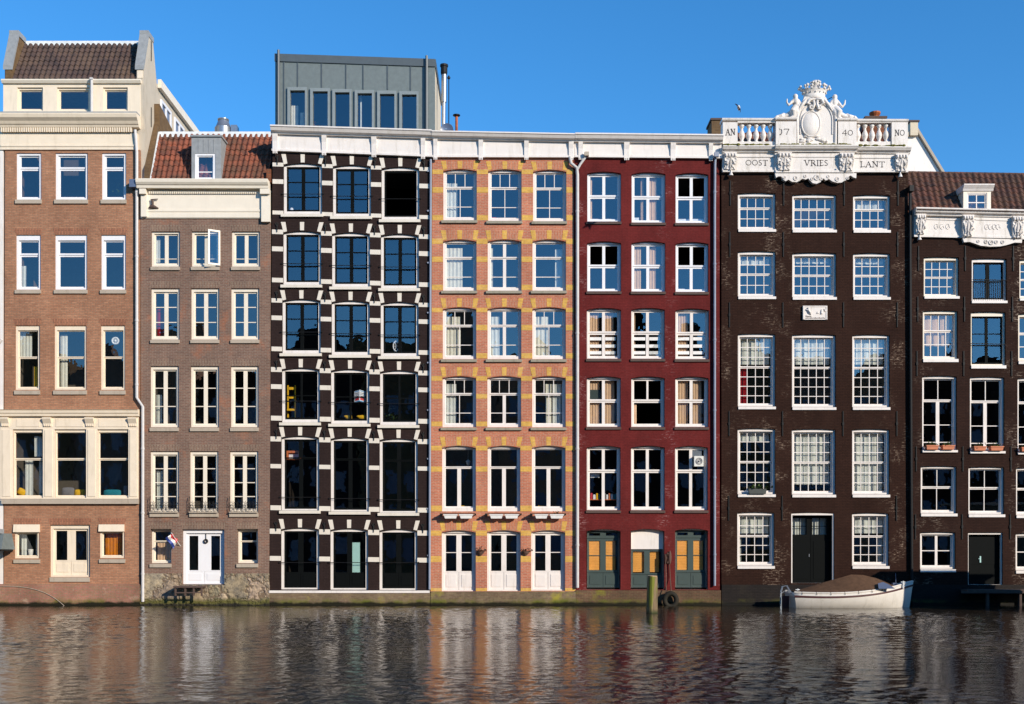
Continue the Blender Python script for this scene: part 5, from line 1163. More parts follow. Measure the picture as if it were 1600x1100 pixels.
for s_ in (-1, 1):
    c0 = 1272; mb.tube([(X(c0+s_*2), -.18, Z(157)), (X(c0+s_*9), -.2, Z(159)), (X(c0+s_*13), -.2, Z(165)), (X(c0+s_*8), -.2, Z(167))], [.05, .07, .06, .03], 8)
    mb.ring((X(c0+s_*6), -.22, Z(171)), .07, .07, .04, 14, 6); mb.ball((X(c0+s_*5), -.22, Z(171)), .045, 8, 5); mb.tube([(X(c0+s_*3), -.2, Z(160)), (X(c0+s_*2), -.23, Z(167)), (X(c0+s_*4), -.22, Z(172))], [.05, .06, .05], 8)
    mb.tube([(X(c0+s_*14), -.18, Z(158)), (X(c0+s_*20), -.18, Z(166)), (X(c0+s_*27), -.17, Z(176))], [.04, .07, .03], 8)
part('scrollwork', mb, 'whiteF', ca, smooth=True)
mb = MB(); cx, n = X(1272.5), 24
mb.lathe(cx, .02, [(.40, Z(154.5)), (.43, Z(153)), (.44, Z(150)), (.42, Z(149)), (.46, Z(145)), (.52, Z(142)), (.54, Z(141)), (.5, Z(140.4)), (.3, Z(141))], n, flat=.5)
for k in range(12):
    t = k*math.pi/6+.26; x, y = cx+.53*math.cos(t), .02+.27*math.sin(t); hh = .0
    mb.tube([(x, y, Z(141.5)), (x+.05*math.cos(t), y, Z(137.8))], [.035, .02], 6); mb.ball((x+.06*math.cos(t), y-.01, Z(136.6)), .055, 7, 5)
for s_ in (-1, 1): mb.ball((cx+s_*.62, 0, Z(139.2)), .06, 7, 5); mb.ball((cx+s_*.33, -.2, Z(135.6)), .07, 7, 5); mb.tube([(cx+s_*.33, -.2, Z(141)), (cx+s_*.33, -.2, Z(136))], .03, 6)
mb.lathe(cx+.03, -.12, [(.12, Z(141)), (.15, Z(138)), (.09, Z(136.5)), (.17, Z(133)), (.19, Z(130)), (.16, Z(128.6)), (.05, Z(128))], 10, flat=.7)
for k in range(10): mb.ball((cx+.03+.17*math.cos(k*.63), -.14+.1*math.sin(k*.63), Z(random.uniform(129, 136))), .05, 6, 4)
for s_ in (-1, 1): mb.tube([(cx+s_*.15, -.12, Z(139)), (cx+s_*.22, -.12, Z(133)), (cx+s_*.16, -.12, Z(130))], .03, 6)
for k in range(16): t = k*math.pi/8; mb.ball((cx+.48*math.cos(t), .02+.24*math.sin(t), Z(146)), .032, 6, 4)
part('crown', mb, 'whiteF', Fh.o, smooth=True)
def figure(s_, pts, label):
    """seated sculpted figure, one continuous remeshed surface; pts in px, s_ mirrors"""
    mb = MB(); y = -.05
    P = lambda a, b, d=0: (X(a), y+d, Z(b))
    for chain in pts:
        chain = [c[:3]+(c[3]*1.22,) for c in chain]; mb.tube([P(*c[:3]) for c in chain], [c[3] for c in chain], 10)
        mb.ball(P(*chain[0][:3]), chain[0][3]*1.0, 10, 7); mb.ball(P(*chain[-1][:3]), chain[-1][3]*1.0, 10, 7)
    o = part('sculpted_figure', mb, 'whiteF', Fh.o, label, smooth=True)
    rm = o.modifiers.new('remesh', 'REMESH'); rm.mode = 'VOXEL'; rm.voxel_size = .018; rm.use_smooth_shade = True
    return o
L_ = [[(1242.3, 151.5, 0, .085), (1242.3, 153.8, -.02, .075)], [(1242.3, 155, 0, .045), (1242.5, 157, 0, .05)], [(1242.6, 158.8, 0, .11), (1243, 162, 0, .115), (1243.6, 166, 0, .095), (1242.5, 170.5, 0, .13)],
      [(1239, 158.8, -.02, .06), (1234.5, 163, -.08, .05), (1230.5, 166.8, -.1, .04), (1228, 162, -.1, .03), (1228.4, 157.5, -.1, .022)], [(1246.4, 159, -.02, .06), (1249.5, 163.5, -.04, .05), (1246.5, 168, -.1, .04)],
      [(1241, 171, -.03, .12), (1237, 177, -.14, .11), (1238.5, 184, -.1, .075), (1234, 187, -.12, .05)], [(1244, 171, 0, .12), (1243, 178, -.08, .1), (1240.5, 185.5, -.06, .07)],
      [(1239, 174, .05, .08), (1232, 180, 0, .09), (1226, 182, 0, .07), (1219, 184.6, 0, .07), (1212, 186.6, 0, .05), (1205.5, 188.3, 0, .03)], [(1224, 179.5, 0, .05), (1220.6, 182.4, -.05, .06), (1215.5, 183, -.03, .05)], [(1213, 184, -.05, .05), (1209, 187.3, -.03, .04)]]
figure(1, L_, 'carved reclining figure left of the crowned shield')
mir = lambda a: 1303.6+(1242.6-a)
R_ = [[(mir(c[0])+(0 if c[0] > 1236 else .5*(1236-c[0])*.1), c[1]+.8, c[2], c[3]) for c in ch] for ch in L_]
R_[3] = [(1307, 159.6, -.02, .06), (1311, 165, -.06, .05), (1314.6, 169.5, -.08, .042), (1318, 165, -.08, .035), (1319.2, 159, -.08, .022)]
figure(-1, R_, 'carved reclining figure right of the crowned shield')
mb = MB(); mb.tube([(X(1245.6), .05, Z(154)), (X(1253), .05, Z(162.5))], .014, 6); mb.tube([(X(1301), .05, Z(151)), (X(1290), .05, Z(156.5))], .014, 6); part('iron_brace', mb, 'blackm', Fh.o)
tiles('roof', Fh, (X(1130), .7, Z(236)), (X(1416), .7, Z(236)), (X(1136), 3.0, 20.05), (X(1410), 3.0, 20.05), 'tilesB', colw=.25, rowh=.33)
mb = MB(); mb.box(X(1128), X(1418), 3.05, 9.7, Z(240), 20.0); mb.box(X(1129), X(1417), .302, .68, Z(240), Z(236.5)); part('roof_deck', mb, 'lead', Fh.o)
t = root('chimney', (PW(1366, 190, 2.5).x, 2.8, 19.5), 'low brick chimney with a dark clay pot behind the right balustrade', 'chimney')
p0, p1 = PW(1353, 190, 2.5), PW(1384, 182.5, 2.5); mb = MB(); mb.box(p0.x, p1.x, 2.5, 3.1, 19.5, p1.z-.07); mb.loft([[(PW(1348, 188, 2.5).x, y, PW(0, 188, 2.5).z-.4) for y in (2.5, 3.1)]+[(p0.x-.001, y, PW(0, 188, 2.5).z-.4) for y in (3.1, 2.5)], [(p0.x-.03, y, p1.z-.1) for y in (2.5, 3.1)]+[(p0.x-.001, y, p1.z-.1) for y in (3.1, 2.5)]]); part('stack', mb, 'chim', t)
mb = MB(); mb.box(p0.x-.05, p1.x+.05, 2.45, 3.15, p1.z-.069, p1.z+.02); part('coping', mb, 'stoned', t)
pz = PW(1367, 182, 2.8); mb = MB(); mb.lathe(pz.x, 2.8, [(.14, p1.z+.021), (.16, p1.z+.12), (.24, pz.z+.10), (.24, pz.z+.16), (.2, pz.z+.17)], 12); part('chimney_pot', mb, 'rust', t)
mb = MB(); mb.tube([(X(1420.6), -.1, Z(296)), (X(1420.6), -.1, Z(400)), (X(1422), -.1, Z(700)), (X(1423.2), -.1, Z(905))], .06, 10); mb.box(X(1417.5), X(1424), -.3, -.02, Z(302), Z(293)); part('downpipe', mb, 'blackm', Fh.o)
# contents of F
fs = ', crowned dark brown house'
for r, c, a, b, t, q, m, what in ((1, 0, 1157, 1205, 400, 411, 'lace', 'short pale valance in the second-row left window'), (1, 1, 1243, 1299, 400, 408, 'lace', 'short pale valance in the second-row middle window'), (1, 2, 1338, 1384, 400, 409, 'lace', 'short pale valance in the second-row right window'),
    (0, 2, 1338, 1384, 310, 322, 'lace', 'short pale valance in the top right window'), (2, 0, 1157, 1205, 527, 567, 'lace', 'net curtain across the upper sash of the third-row left window'), (2, 1, 1242, 1300, 527, 567, 'lace', 'net curtain across the upper sash of the third-row middle window'),
    (2, 2, 1336, 1384, 527, 567, 'lace', 'net curtain across the upper sash of the third-row right window'), (2, 0, 1157, 1171, 573, 630, 'redc', 'deep red curtain in the lower left of the third-row left window'),
    (3, 0, 1156, 1205, 675, 688, 'lace', 'short net curtain at the top of the fourth-row left window'), (3, 1, 1241, 1300, 675, 756, 'lace', 'full net curtain in the fourth-row middle window'), (3, 2, 1335, 1384, 675, 768, 'lace', 'full net curtain in the fourth-row right window'),
    (4, 0, 1156, 1204, 806, 833, 'lace', 'net curtain across the upper sash of the lowest left window'), (4, 0, 1156, 1161, 838, 880, 'lace', 'thin curtain tied at the left of the lowest left window'), (4, 2, 1335, 1384, 806, 833, 'lace', 'net curtain across the upper sash of the lowest right window'),
    (4, 2, 1377, 1384, 838, 880, 'lace', 'thin curtain tied at the right of the lowest right window')):
    curtain(a, b, t, q, m, what+fs, y=.40, wave=.24, amp=.016, group='net curtains of the dark brown house')
t = root('planter', (X(1183), -.1, Z(770)), 'dark trough planter on the fourth-row left sill, dark brown house', 'planter'); mb = MB(); mb.loft([[(X(1170), -.14, Z(771.8)), (X(1195.5), -.14, Z(771.8)), (X(1195.5), .02, Z(771.8)), (X(1170), .02, Z(771.8))], [(X(1169), -.16, Z(764)), (X(1196.5), -.16, Z(764)), (X(1196.5), .03, Z(764)), (X(1169), .03, Z(764))]]); part('trough', mb, 'planterd', t)
plant(X(1184), -.06, Z(764), .6, .12, 50, '', parent=t)
# white gable house behind
t = root('white_gable_house', (PW(1428, 300, 9).x, 9, .4), 'white gabled house rising behind between the crowned parapet and the lower roof', 'house')
ap, rt_ = PW(1429, 199, 10.05), PW(1471, 268, 10.05); hw_ = 6.0; sl_ = (ap.z-rt_.z)/(rt_.x-ap.x)
mb = MB(); mb.prism([(ap.x-hw_, .4), (ap.x+hw_, .4), (ap.x+hw_, ap.z-sl_*hw_+.0), (ap.x, ap.z), (ap.x-hw_, ap.z-sl_*hw_)], 10.2, 18); part('wall', mb, 'white', t)
for s_ in (-1, 1):
    mb = MB(); mb.slab([(ap.x, 10.05, ap.z+.05), (ap.x+s_*hw_, 10.05, ap.z-sl_*hw_+.05), (ap.x+s_*hw_, 18.1, ap.z-sl_*hw_+.05), (ap.x, 18.1, ap.z+.05)], (0, 0, .22)); part('roof', mb, 'stone', t)
mb = MB(); a_, b_ = PW(1422.5, 190, 10).x, PW(1434.5, 190, 10).x; mb.box(a_, b_, 10.0, 10.6, ap.z-.4, PW(0, 190.5, 10).z); part('chimney_stack', mb, 'beige', t)
mb = MB(); mb.box(a_-.06, b_+.06, 9.95, 10.65, PW(0, 190.5, 10).z+.002, PW(0, 190.5, 10).z+.08); part('coping', mb, 'stoned', t)

# ================================================================ HOUSE G, dark brown, lower, at the right edge
G = House('brown_house', 1426, 1652, 'lower worn dark brown house with rusty tiled roof and one small white dormer')
c4 = (.25, .5, .75)
window(G, 1443.5, 1498.4, 401, 463, [(0, .48, c4, (.5,)), (.48, 1, c4, (.5,))], cas='creamW', sash='white', rise=1, cw=3, hw=4.4, sw=1.8, bw=1, rw=2.4, r1=.09, rd=.2, sill=(1444, 1498.8, 462.6, 467), sillm='white', sillp=.05)
window(G, 1518.5, 1573, 403.4, 470, [(0, 1, (.5,), (.5,), 6)], cas='white', sash='dark', rise=1, cw=3, hw=5, sw=2.4, bw=1.2, r1=.09, rd=.16, sill=(1518, 1573.5, 469.6, 474), sillm='white', sillp=.05)
window(G, 1593, 1648, 405, 466, [(0, .48, c4, (.5,)), (.48, 1, c4, (.5,))], cas='creamW', sash='white', rise=1, cw=3, hw=4.4, sw=1.8, bw=1, rw=2.4, r1=.09, rd=.2, sill=(1593, 1648.5, 466, 470), sillm='white', sillp=.05)
window(G, 1442, 1496.4, 485, 561, [(0, .39, (.25, .5, .75), ()), (.39, 1, (.25, .5, .75), (.5,))], cas='creamW', sash='white', rise=1, cw=3.4, hw=4, sw=1.8, bw=1.2, rw=3.4, r1=.09, rd=.2, sill=(1442, 1497, 560.6, 566), sillm='white', sillp=.05)
window(G, 1517, 1571.3, 487, 571, [(0, 1, (.5,), (.36, .60), 4.4)], cas='creamW', sash='dark', rise=1, cw=2.6, hw=6, sw=2.2, bw=1.4, r1=.09, rd=.16, sill=(1517, 1571.6, 570.6, 576), sillm='white', sillp=.05)
window(G, 1591, 1645, 489.6, 564, [(0, .39, (.333, .667), ()), (.39, 1, (.333, .667), (.5,))], cas='creamW', sash='white', rise=1, cw=3.4, hw=4, sw=1.8, bw=1.2, rw=3.4, r1=.09, rd=.2, sill=(1591, 1645.5, 564, 569), sillm='white', sillp=.05)
for c, (a, b) in enumerate(((1441, 1495), (1515.6, 1569.4), (1590, 1644))):
    dy = c*1.6
    window(G, a, b, 587+dy, 703+dy, [(0, .31, (.5,), ()), (.31, 1, (.5,), (.5, .86), 5.4)], cas='white', rise=1.2, cw=3, hw=3.4, sw=1.8, bw=1.2, rw=3.6, r1=.09, rd=.16, sill=(a-.3, b+.5, 703+dy, 707+dy), sillm='white', sillp=.08, bot=2)
    window(G, a-2.3, b-.3, 728+dy*.8, 802+dy*.8, [(0, .44, (.5,), ()), (.44, 1, (.5,), ())], cas='white', rise=1, cw=3, hw=3, sw=1.8, bw=1.1, rw=3.4, r1=.09, rd=.18, sill=(a-2.3, b+.5, 802+dy*.8, 806.8+dy*.8), sillm='white', sillp=.05)
window(G, 1437.7, 1493, 831, 889, [(0, 1, (.5,), (.5,), 4)], cas='white', rise=1, cw=3, hw=3.4, sw=2, bw=1.4, r1=.09, rd=.16, sill=(1437.7, 1493, 889, 894), sillm='white', sillp=.05)
window(G, 1587, 1640, 833, 891, [(0, 1, (.5,), (.5,), 4)], cas='white', rise=1, cw=3, hw=3.4, sw=2, bw=1.4, r1=.09, rd=.16, sill=(1587, 1640, 891, 896), sillm='white', sillp=.05)
Wd = window(G, 1512.6, 1566.8, 832, 916.4, [], cas='white', rise=0, cw=1.6, hw=3, r1=.06, rd=.12, name='door', bot=3)
mb = MB(); mb.box(X(1514.8), X(1564.6), .24, .3, Z(913), Z(835.2)); mb.box(X(1518), X(1561), .232, .2399, Z(908), Z(888)); mb.box(X(1518), X(1561), .232, .2399, Z(882), Z(840)); d2 = part('door_leaf', mb, 'dark', Wd)
mb = MB(); mb.box(X(1534.2), X(1536.2), .2, .2319, Z(879), Z(869)); mb.box(X(1532), X(1534.2), .19, .21, Z(873.4), Z(872.6)); part('handle', mb, 'aqua', d2)
G.wall([(1424.5, 914), (1652, 914), (1652, 374), (1424.5, 370)], 'brownG', Z(334))
G.rooms([475, 578, 716, 818])
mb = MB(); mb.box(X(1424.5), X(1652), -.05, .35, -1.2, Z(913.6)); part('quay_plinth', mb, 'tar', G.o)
for r, py in enumerate((404, 483, 568, 717, 823)):
    for px in (1435, 1508, 1583): inst('wall_anchor', fan, (X(px-r*1.2), 0, Z(py)), G.o)
fz = MB(); 
for a, b, da, db, y in ((1427, 1501, 0, 1.6, -.08), (1501.01, 1595, 1.6, 3.8, -.16), (1595.01, 1652, 3.8, 5, -.08)):
    fz.slab([(X(a), y, Z(371+da)), (X(b), y, Z(371+db)), (X(b), y, Z(338+db)), (X(a), y, Z(338+da))], (0, .3-y-.01, 0))
    fz.slab([(X(a+20), y-.025, Z(344+da)), (X(b-4), y-.025, Z(344+db)), (X(b-4), y-.025, Z(342+db)), (X(a+20), y-.025, Z(342+da))], (0, .024, 0)); fz.slab([(X(a), y-.03, Z(371+da)), (X(b), y-.03, Z(371+db)), (X(b), y-.03, Z(368+db)), (X(a), y-.03, Z(368+da))], (0, .029, 0))
part('frieze', fz, 'whiteF', G.o)
def squiggle(px, py, yf, n, w_):
    mb = MB()
    for k in range(n):
        cx = px+(k-(n-1)/2)*w_; mb.ring((X(cx), yf, Z(py)), .07, .10, .014, 14, 5, a0=random.randint(0, 90), a1=random.randint(260, 360)); mb.tube([(X(cx-1.5), yf, Z(py+3)), (X(cx+2), yf, Z(py-1)), (X(cx+3.4), yf, Z(py+2))], .014, 5)
    return mb
part('carved_monogram', squiggle(1470.5, 355, -.085, 3, 9), 'whiteF', G.o); part('carved_monogram', squiggle(1548, 356.5, -.165, 4, 6), 'whiteF', G.o)
console(1428, 1443.5, 337, 368, -.08, G.o, pend=1435); console(1500, 1517, 339.5, 372, -.16, G.o); console(1577, 1594, 341.5, 374.6, -.16, G.o)
pts = [(1502, 373.5), (1594.5, 375.5), (1594, 381), (1583, 380.5), (1570, 384.5), (1560, 386.5), (1545, 387), (1530, 385.4), (1519, 381.5), (1513, 379.5), (1504, 380)]
scallop(list(reversed(pts)), -.15, -.001, 'scalloped_apron', G.o, [(1538, 379.5, .06), (1546, 380.5, .08), (1554, 380, .06), (1564, 380, .06), (1526, 378.8, .05)])
cornice(G, 'ledge', X(1426.5), Z(338.5), X(1652), Z(343.6), [(.3, 0), (-.2, 0), (-.22, .06), (-.32, .10), (-.36, .2), (-.38, .22), (-.38, .27), (.3, .30)], 'whiteF')
mb = MB()
for i in range(50): mb.ball((X(1430+i*4.4), -.36, Z(331.4+i*.1)), (.06+.08*random.random(), .03, .02), 6, 4)
part('gutter_moss', mb, 'stoned', G.o)
tiles('roof', G, (X(1420), .05, Z(327.6)), (X(1652), .05, Z(333)), (X(1425), 1.35, 17.78), (X(1660), 1.35, 17.68), 'tilesG', colw=.25, rowh=.30)
mb = MB(); 
for i in range(24): 
    a = X(1424)+i*.25; mb.tube([(a, 1.38, 17.8-i*.004), (a+.26, 1.38, 17.8-i*.004)], [.085, .075], 8)
part('ridge_tiles', mb, 'tilesG', G.o)
mb = MB(); mb.slab([(X(1426), 1.45, Z(345)), (X(1650), 1.45, Z(345)), (X(1650), 1.45, 17.6), (X(1426), 1.45, 17.7)], (0, 8, 0)); part('roof_deck', mb, 'lead', G.o)
mb = MB(); mb.loft([[(x, .02, Z(334)), (x, .1, Z(327)), (x, 1.4, 17.7), (x, 9.6, 17.7), (x, 9.6, Z(334))] for x in (X(1420), X(1424.3))]); part('party_wall', mb, 'chim', G.o)
# dormer
mb = MB(); a, b, zb, zt = X(1505), X(1548), Z(330.6), Z(299)
mb.prism([(a, zb), (b, zb), (b, zt), (a, zt)], -.02, .05, [[(X(1510.5), zb+.02), (X(1542), zb+.02), (X(1542), Z(301.5)), (X(1510.5), Z(301.5))]])
for xa, xb in ((a, a+.08), (b-.08, b)): mb.slab([(xa, .051, zb), (xb, .051, zb), (xb, .051, zt), (xa, .051, zt)], (0, .9, 0))
part('dormer', mb, 'creamW', G.o)
cornice(G, 'dormer_cornice', X(1503.5), zt, X(1551), zt, [(1.1, 0), (-.06, 0), (-.1, .08), (-.12, .10), (-.2, .2), (-.2, .24), (1.1, .27)], 'white')
H_ = House.__new__(House); H_.o = G.o; H_.holes = []
window(H_, 1510.6, 1541.9, 301.6, 329.8, [(0, 1, (.5,), (.5,))], cas='white', cw=1.4, hw=1.4, sw=1.4, bw=1.4, r1=.0, rd=.05, name='dormer_window', bot=.5)
mb = MB(); mb.box(a+.1, b-.1, .6, .62, zb, zt); part('dormer_back', mb, 'room', G.o)
gs = ', lower dark brown house'
curtain(1447, 1489, 491, 538, 'peach', 'pinkish cream curtain in the second-row left window'+gs, y=.40, wave=.3, amp=.016)
k = 0
for a, b, wn, sn in ((1445, 1464, 'left', 'left'), (1470, 1489, 'left', 'right'), (1519, 1538, 'middle', 'left'), (1545, 1565, 'middle', 'right'), (1593, 1612, 'right', 'left')):
    z = {'left': 0, 'middle': 1.6, 'right': 3}[wn]
    t = root('window_box', (X((a+b)/2), -.1, Z(703+z)), f'terracotta window box, {sn} one on the {wn} third-row sill'+gs, 'window box', 'terracotta window boxes')
    mb = MB(); A0, B0, zt, zb = X(a), X(b), Z(696.5+z), Z(702.9+z)
    mb.loft([[(A0+.03, -.18, zb), (B0-.03, -.18, zb), (B0-.03, .04, zb), (A0+.03, .04, zb)], [(A0, -.21, zt), (B0, -.21, zt), (B0, .05, zt), (A0, .05, zt)]]); mb.box(A0-.01, B0+.01, -.222, .06, zt-.03, zt+.005); part('trough', mb, 'terra', t)
    plant((A0+B0)/2, -.08, zt, .4, .1, 50, '', parent=t)
mb = MB(); mb.tube([(X(1517), -.02, Z(537)), (X(1571), -.02, Z(538))], .015, 6); part('guard_rail', mb, 'blackm', G.o)
mb = MB(); mb.tube([(X(1519), -.02, Z(437)), (X(1572), -.02, Z(438))], .015, 6)
for i in range(18): p = X(1521+i*2.9); mb.box(p, p+.012, .01, .022, Z(468), Z(437))
part('guard_rail', mb, 'blackm', G.o)
mb = MB(); mb.box(X(1500), X(1640), -.75, -.06, Z(923.5), Z(920.5)); mb.box(X(1490), X(1640), -.8, -.76, Z(926), Z(922))
lt = root('landing_stage', (X(1560), -.4, Z(946)), 'dark plank landing in front of the black door at the right edge', 'landing'); part('deck_boards', mb, 'stoned', lt)
for p in (1530, 1580, 1610): mb = MB(); mb.box(X(p), X(p)+.1, -.72, -.6, -.4, Z(923.6)); part('post', mb, 'stoned', lt)

# ================================================================ boat
BX = lambda px: (px-800)*43.4/F
yc = -1.75
b = root('boat', (BX(1325), yc, .05), 'white open boat with a brown canvas cover moored below the wide black door', 'boat')
L0, L1 = BX(1232), BX(1424)
def sheer(t): return .60-.10*t*(1-t)*2.2+.40*t**2.6
def beam(t): return .93*(math.sin(math.pi*min(1, .24+t*.76))**.55 if t < .999 else 0.03)
st = []
for i in range(19):
    t = i/18; x = L0+(L1-L0)*t; bm_ = max(.03, beam(t)*(1 if t < .55 else (1-((t-.55)/.45)**2.6)**.9 if t < 1 else .03)); zs_ = sheer(t); kz = -.28+.30*max(0, t-.85)/.15*.6
    rake = (0 if t > .02 else 0)
    ring = []
    for (f, g) in ((1, 1), (1.0, .72), (.94, .42), (.78, .15), (.45, -.1+.0), (.04, -.22)):
        zz = kz+(zs_-kz)*((g+.22)/1.22); xx = x-(.10*(1-f*0)*(1-(g+.22)/1.22) if t > .8 else 0)*(t-.8)*5*1.6+(.16*(1-(g+.22)/1.22) if i == 0 else 0)
        ring.append((xx, yc-bm_*f, zz))
    ring += [(p[0], 2*yc-p[1], p[2]) for p in reversed(ring)]
    st.append(ring)
mb = MB(); mb.loft(st, closed=False, caps=False); mb._f(list(range(len(st[0]))))
hull = part('hull', mb, 'boatw', b, smooth=True)
sm = hull.modifiers.new('solid', 'SOLIDIFY'); sm.thickness = .03; sm.offset = 0
for side in (0, -1):
    mb = MB(); mb.tube([(r[side][0], r[side][1], r[side][2]+.01) for r in st], .035, 8); part('gunwale', mb, 'boatw', b, smooth=True)
    sg = -1 if side == 0 else 1
    mb = MB(); mb.loft([[(r[0][0], yc+sg*abs(r[0][1]-yc)+sg*o_, r[0][2]-h_) for o_, h_ in ((.002, .10), (.035, .11), (.035, .175), (.002, .185))] for r in st]); part('rubbing_strip', mb, 'maroon', b)
mb = MB()
for sg in (-1, 1): mb.loft([[(r[0][0], yc+sg*(abs(r[3][1]-yc)*1.0+.18+.004)*(1 if i < 17 else .75 if i < 18 else .2), .02), (r[0][0], yc+sg*(abs(r[2][1]-yc)+.012), .11)] for i, r in enumerate(st)], closed=False, caps=False) if 0 else None
for sd in (0, 1):
    def hp(r, f):   # point on the hull side at height z=f
        s_ = r if sd == 0 else list(reversed(r))
        for a_, b_ in zip(s_[:6], s_[1:6]):
            if a_[2] >= f >= b_[2]:
                q_ = (a_[2]-f)/max(1e-6, a_[2]-b_[2]); return tuple(a_[i]+(b_[i]-a_[i])*q_ for i in range(3))
        return s_[5]
    og = -.012 if sd == 0 else .012
    mb = MB(); mb.loft([[(lambda h: (h[0], h[1]+og, h[2]))(hp(r, .10)), (lambda h: (h[0], h[1]+og, h[2]))(hp(r, -.05))] for r in st[:-1]], closed=False, caps=False); bl = part('boot_stripe', mb, 'blackm', b)
    for f in (.22, .33): mb = MB(); mb.tube([Vector(hp(r, f)) for r in st[:-1]], .012, 5); part('strake', mb, 'boatw', b)
mb = MB(); mb.loft([[(r[0][0], r[0][1]+.04, r[0][2]-.18), (r[-1][0], r[-1][1]-.04, r[-1][2]-.18)] for r in st], closed=False, caps=False); part('deck', mb, 'wood', b)
# canvas cover: ridge between the sides
cv = [(.02, .03), (.10, .12), (.25, .33), (.38, .50), (.50, .64), (.60, .58), (.70, .40), (.78, .18), (.83, .04)]
rings = []
for t, h in cv:
    i = t*18; k = int(i); fr_ = i-k; r0, r1 = st[k], st[min(k+1, 18)]; w_ = (abs(r0[0][1]-yc)*(1-fr_)+abs(r1[0][1]-yc)*fr_); zz = sheer(t); x = L0+(L1-L0)*t; L = []
    for j in range(13):
        s_ = -1+2*j/12; sag = .10*math.sin(math.pi*abs(s_))*(.6+.7*math.sin(t*33+abs(s_)*4)); hh = h*(1-abs(s_)**1.15)
        L.append((x+.012*math.sin(j*3+t*40), yc+s_*(w_+.01), zz+.025+hh-sag*h*1.2+.012*math.sin(j*5.1+t*60)))
    rings.append(L)
mb = MB(); mb.loft(rings, closed=False, caps=False); cvr = part('canvas_cover', mb, 'canvas', b, smooth=True)
for k in range(7):
    i = 1+k*2; r_ = st[i]; mb = MB(); mb.tube([(r_[0][0], r_[0][1]-.02, r_[0][2]+.06), (r_[0][0]+.02, r_[0][1]-.045, r_[0][2]-.06)], .009, 5); part('cover_tie', mb, 'blackm', cvr)

mb = MB(); pl = [(BX(1359), .71), (BX(1384), .71), (BX(1378), .86), (BX(1371), .95), (BX(1362), .90)]
mb.loft([[(x, yc-.93+.55*(z-.7)/.3*.9, z+.04) for x, z in pl], [(x, yc-.90+.55*(z-.7)/.3*.9, z+.04) for x, z in pl]]); part('cover_window', mb, 'viewdark', cvr)
# stern gear
mb = MB(); sx = L0-.25; mb.box(L0-.34, L0-.02, yc-.03, yc+.03, -.4, .45); part('rudder', mb, 'maroon', b)
mb = MB()
for dy in (-.45, -.30): 
    mb.tube([(L0-.05, yc+dy, .60), (L0-.2, yc+dy, .85), (L0-.36, yc+dy, .82), (L0-.42, yc+dy, .6), (L0-.42, yc+dy, -.1)], .014, 7)
    mb.tube([(L0-.42, yc+dy, .55), (L0-.2, yc+dy, .70), (L0-.05, yc+dy, .55)], .012, 6)
for z in (.1, .35, .58): mb.tube([(L0-.42, yc-.45, z), (L0-.42, yc-.30, z)], .02, 6)
part('boarding_ladder', mb, 'steel', b)
for t, lab in ((.05, 'c'), (.9, 'c')):
    x = L0+(L1-L0)*t; z = sheer(t); mb = MB(); mb.tube([(x, yc-.3, z-.15), (x, yc-.3, z+.14)], .03, 7); mb.tube([(x-.08, yc-.3, z+.1), (x+.08, yc-.3, z+.1)], .02, 6); part('mooring_cleat', mb, 'leadw', b)
mb = MB(); mb.tube([(BX(1398), yc, .6), (BX(1398)-.02, yc, 1.32)], .012, 5); mb.box(BX(1392), BX(1398), yc-.1, yc+.1, .7, .95); part('outboard_tiller', mb, 'viewdark', b)
mb = MB(); p = Vector((L1-.2, yc, .9)); q = Vector((X(1428), -.1, Z(905))); mb.tube([p.lerp(q, i/6)-Vector((0, 0, .12*math.sin(math.pi*i/6))) for i in range(7)], .014, 5); part('mooring_rope', mb, 'rope', b)

# mooring post, tyre fender, ropes
t = root('mooring_post', (4.84, -6, 0), 'weathered square mooring post with green algae standing in the canal', 'post')
mb = MB(); c = Vector((4.86, -6)); rings = []
for z, s_, dx in ((-1.2, .21, -.02), (0.0, .20, -.005), (.35, .195, 0), (.8, .185, .01), (1.26, .175, .02), (1.285, .165, .02)):
    rings.append([(c.x+dx+s_*.98*math.cos(R(a_+58)), c.y+s_*1.1*math.sin(R(a_+58)), z+(.008*math.sin(R(a_)) if z > 1.2 else 0)) for a_ in (0, 22, 90, 112, 180, 202, 270, 292)])
mb.loft(rings)
k = NT('post_timber'); v, sp = k.wallvec(); n = k.noise(1.5, 5, .7, stretch=(10, 10, 1)); col = k.ramp(n, .3, .7, srgb(78, 62, 42), srgb(140, 118, 88))
col = k.mix(k.ramp(k.noise(1.2, 4, .6, stretch=(3, 3, .6)), .50, .62), col, srgb(104, 108, 26)); col = k.mix(k.ramp(sp.outputs[2], .02, .16, (1, 1, 1, 1), (0, 0, 0, 1)), col, srgb(50, 54, 16)); k.base(col); k.bsdf.inputs['Roughness'].default_value = .85; k.bump(n, .02)
part('timber', mb, k.m, t)
mb = MB(); mb.loft([[(p[0]*.98+c.x*.02, p[1]*.98+c.y*.02, p[2]+.002) for p in rings[-1]], [(p[0]*.98+c.x*.02, p[1]*.98+c.y*.02, p[2]+.012) for p in rings[-1]]]); part('end_grain', mb, 'woodtop', t)
t = root('tyre_fender', (X(1046), -.3, Z(950)), 'old tyre hanging on ropes against the mossy wall beside the mooring post', 'tyre')
mb = MB(); mb.ring((X(1046), -.32, Z(937)), .23, .26, .10, 30, 10); part('tyre', mb, 'rubber', t, smooth=True)
for dx in (-.18, .03):
    mb = MB(); mb.tube([(X(1046)+dx, -.3, Z(925)), (X(1046)+dx*.8, -.08, Z(905)), (X(1044)+dx*.7, -.05, Z(866))], .02, 6); part('hanging_rope', mb, 'rope', t)
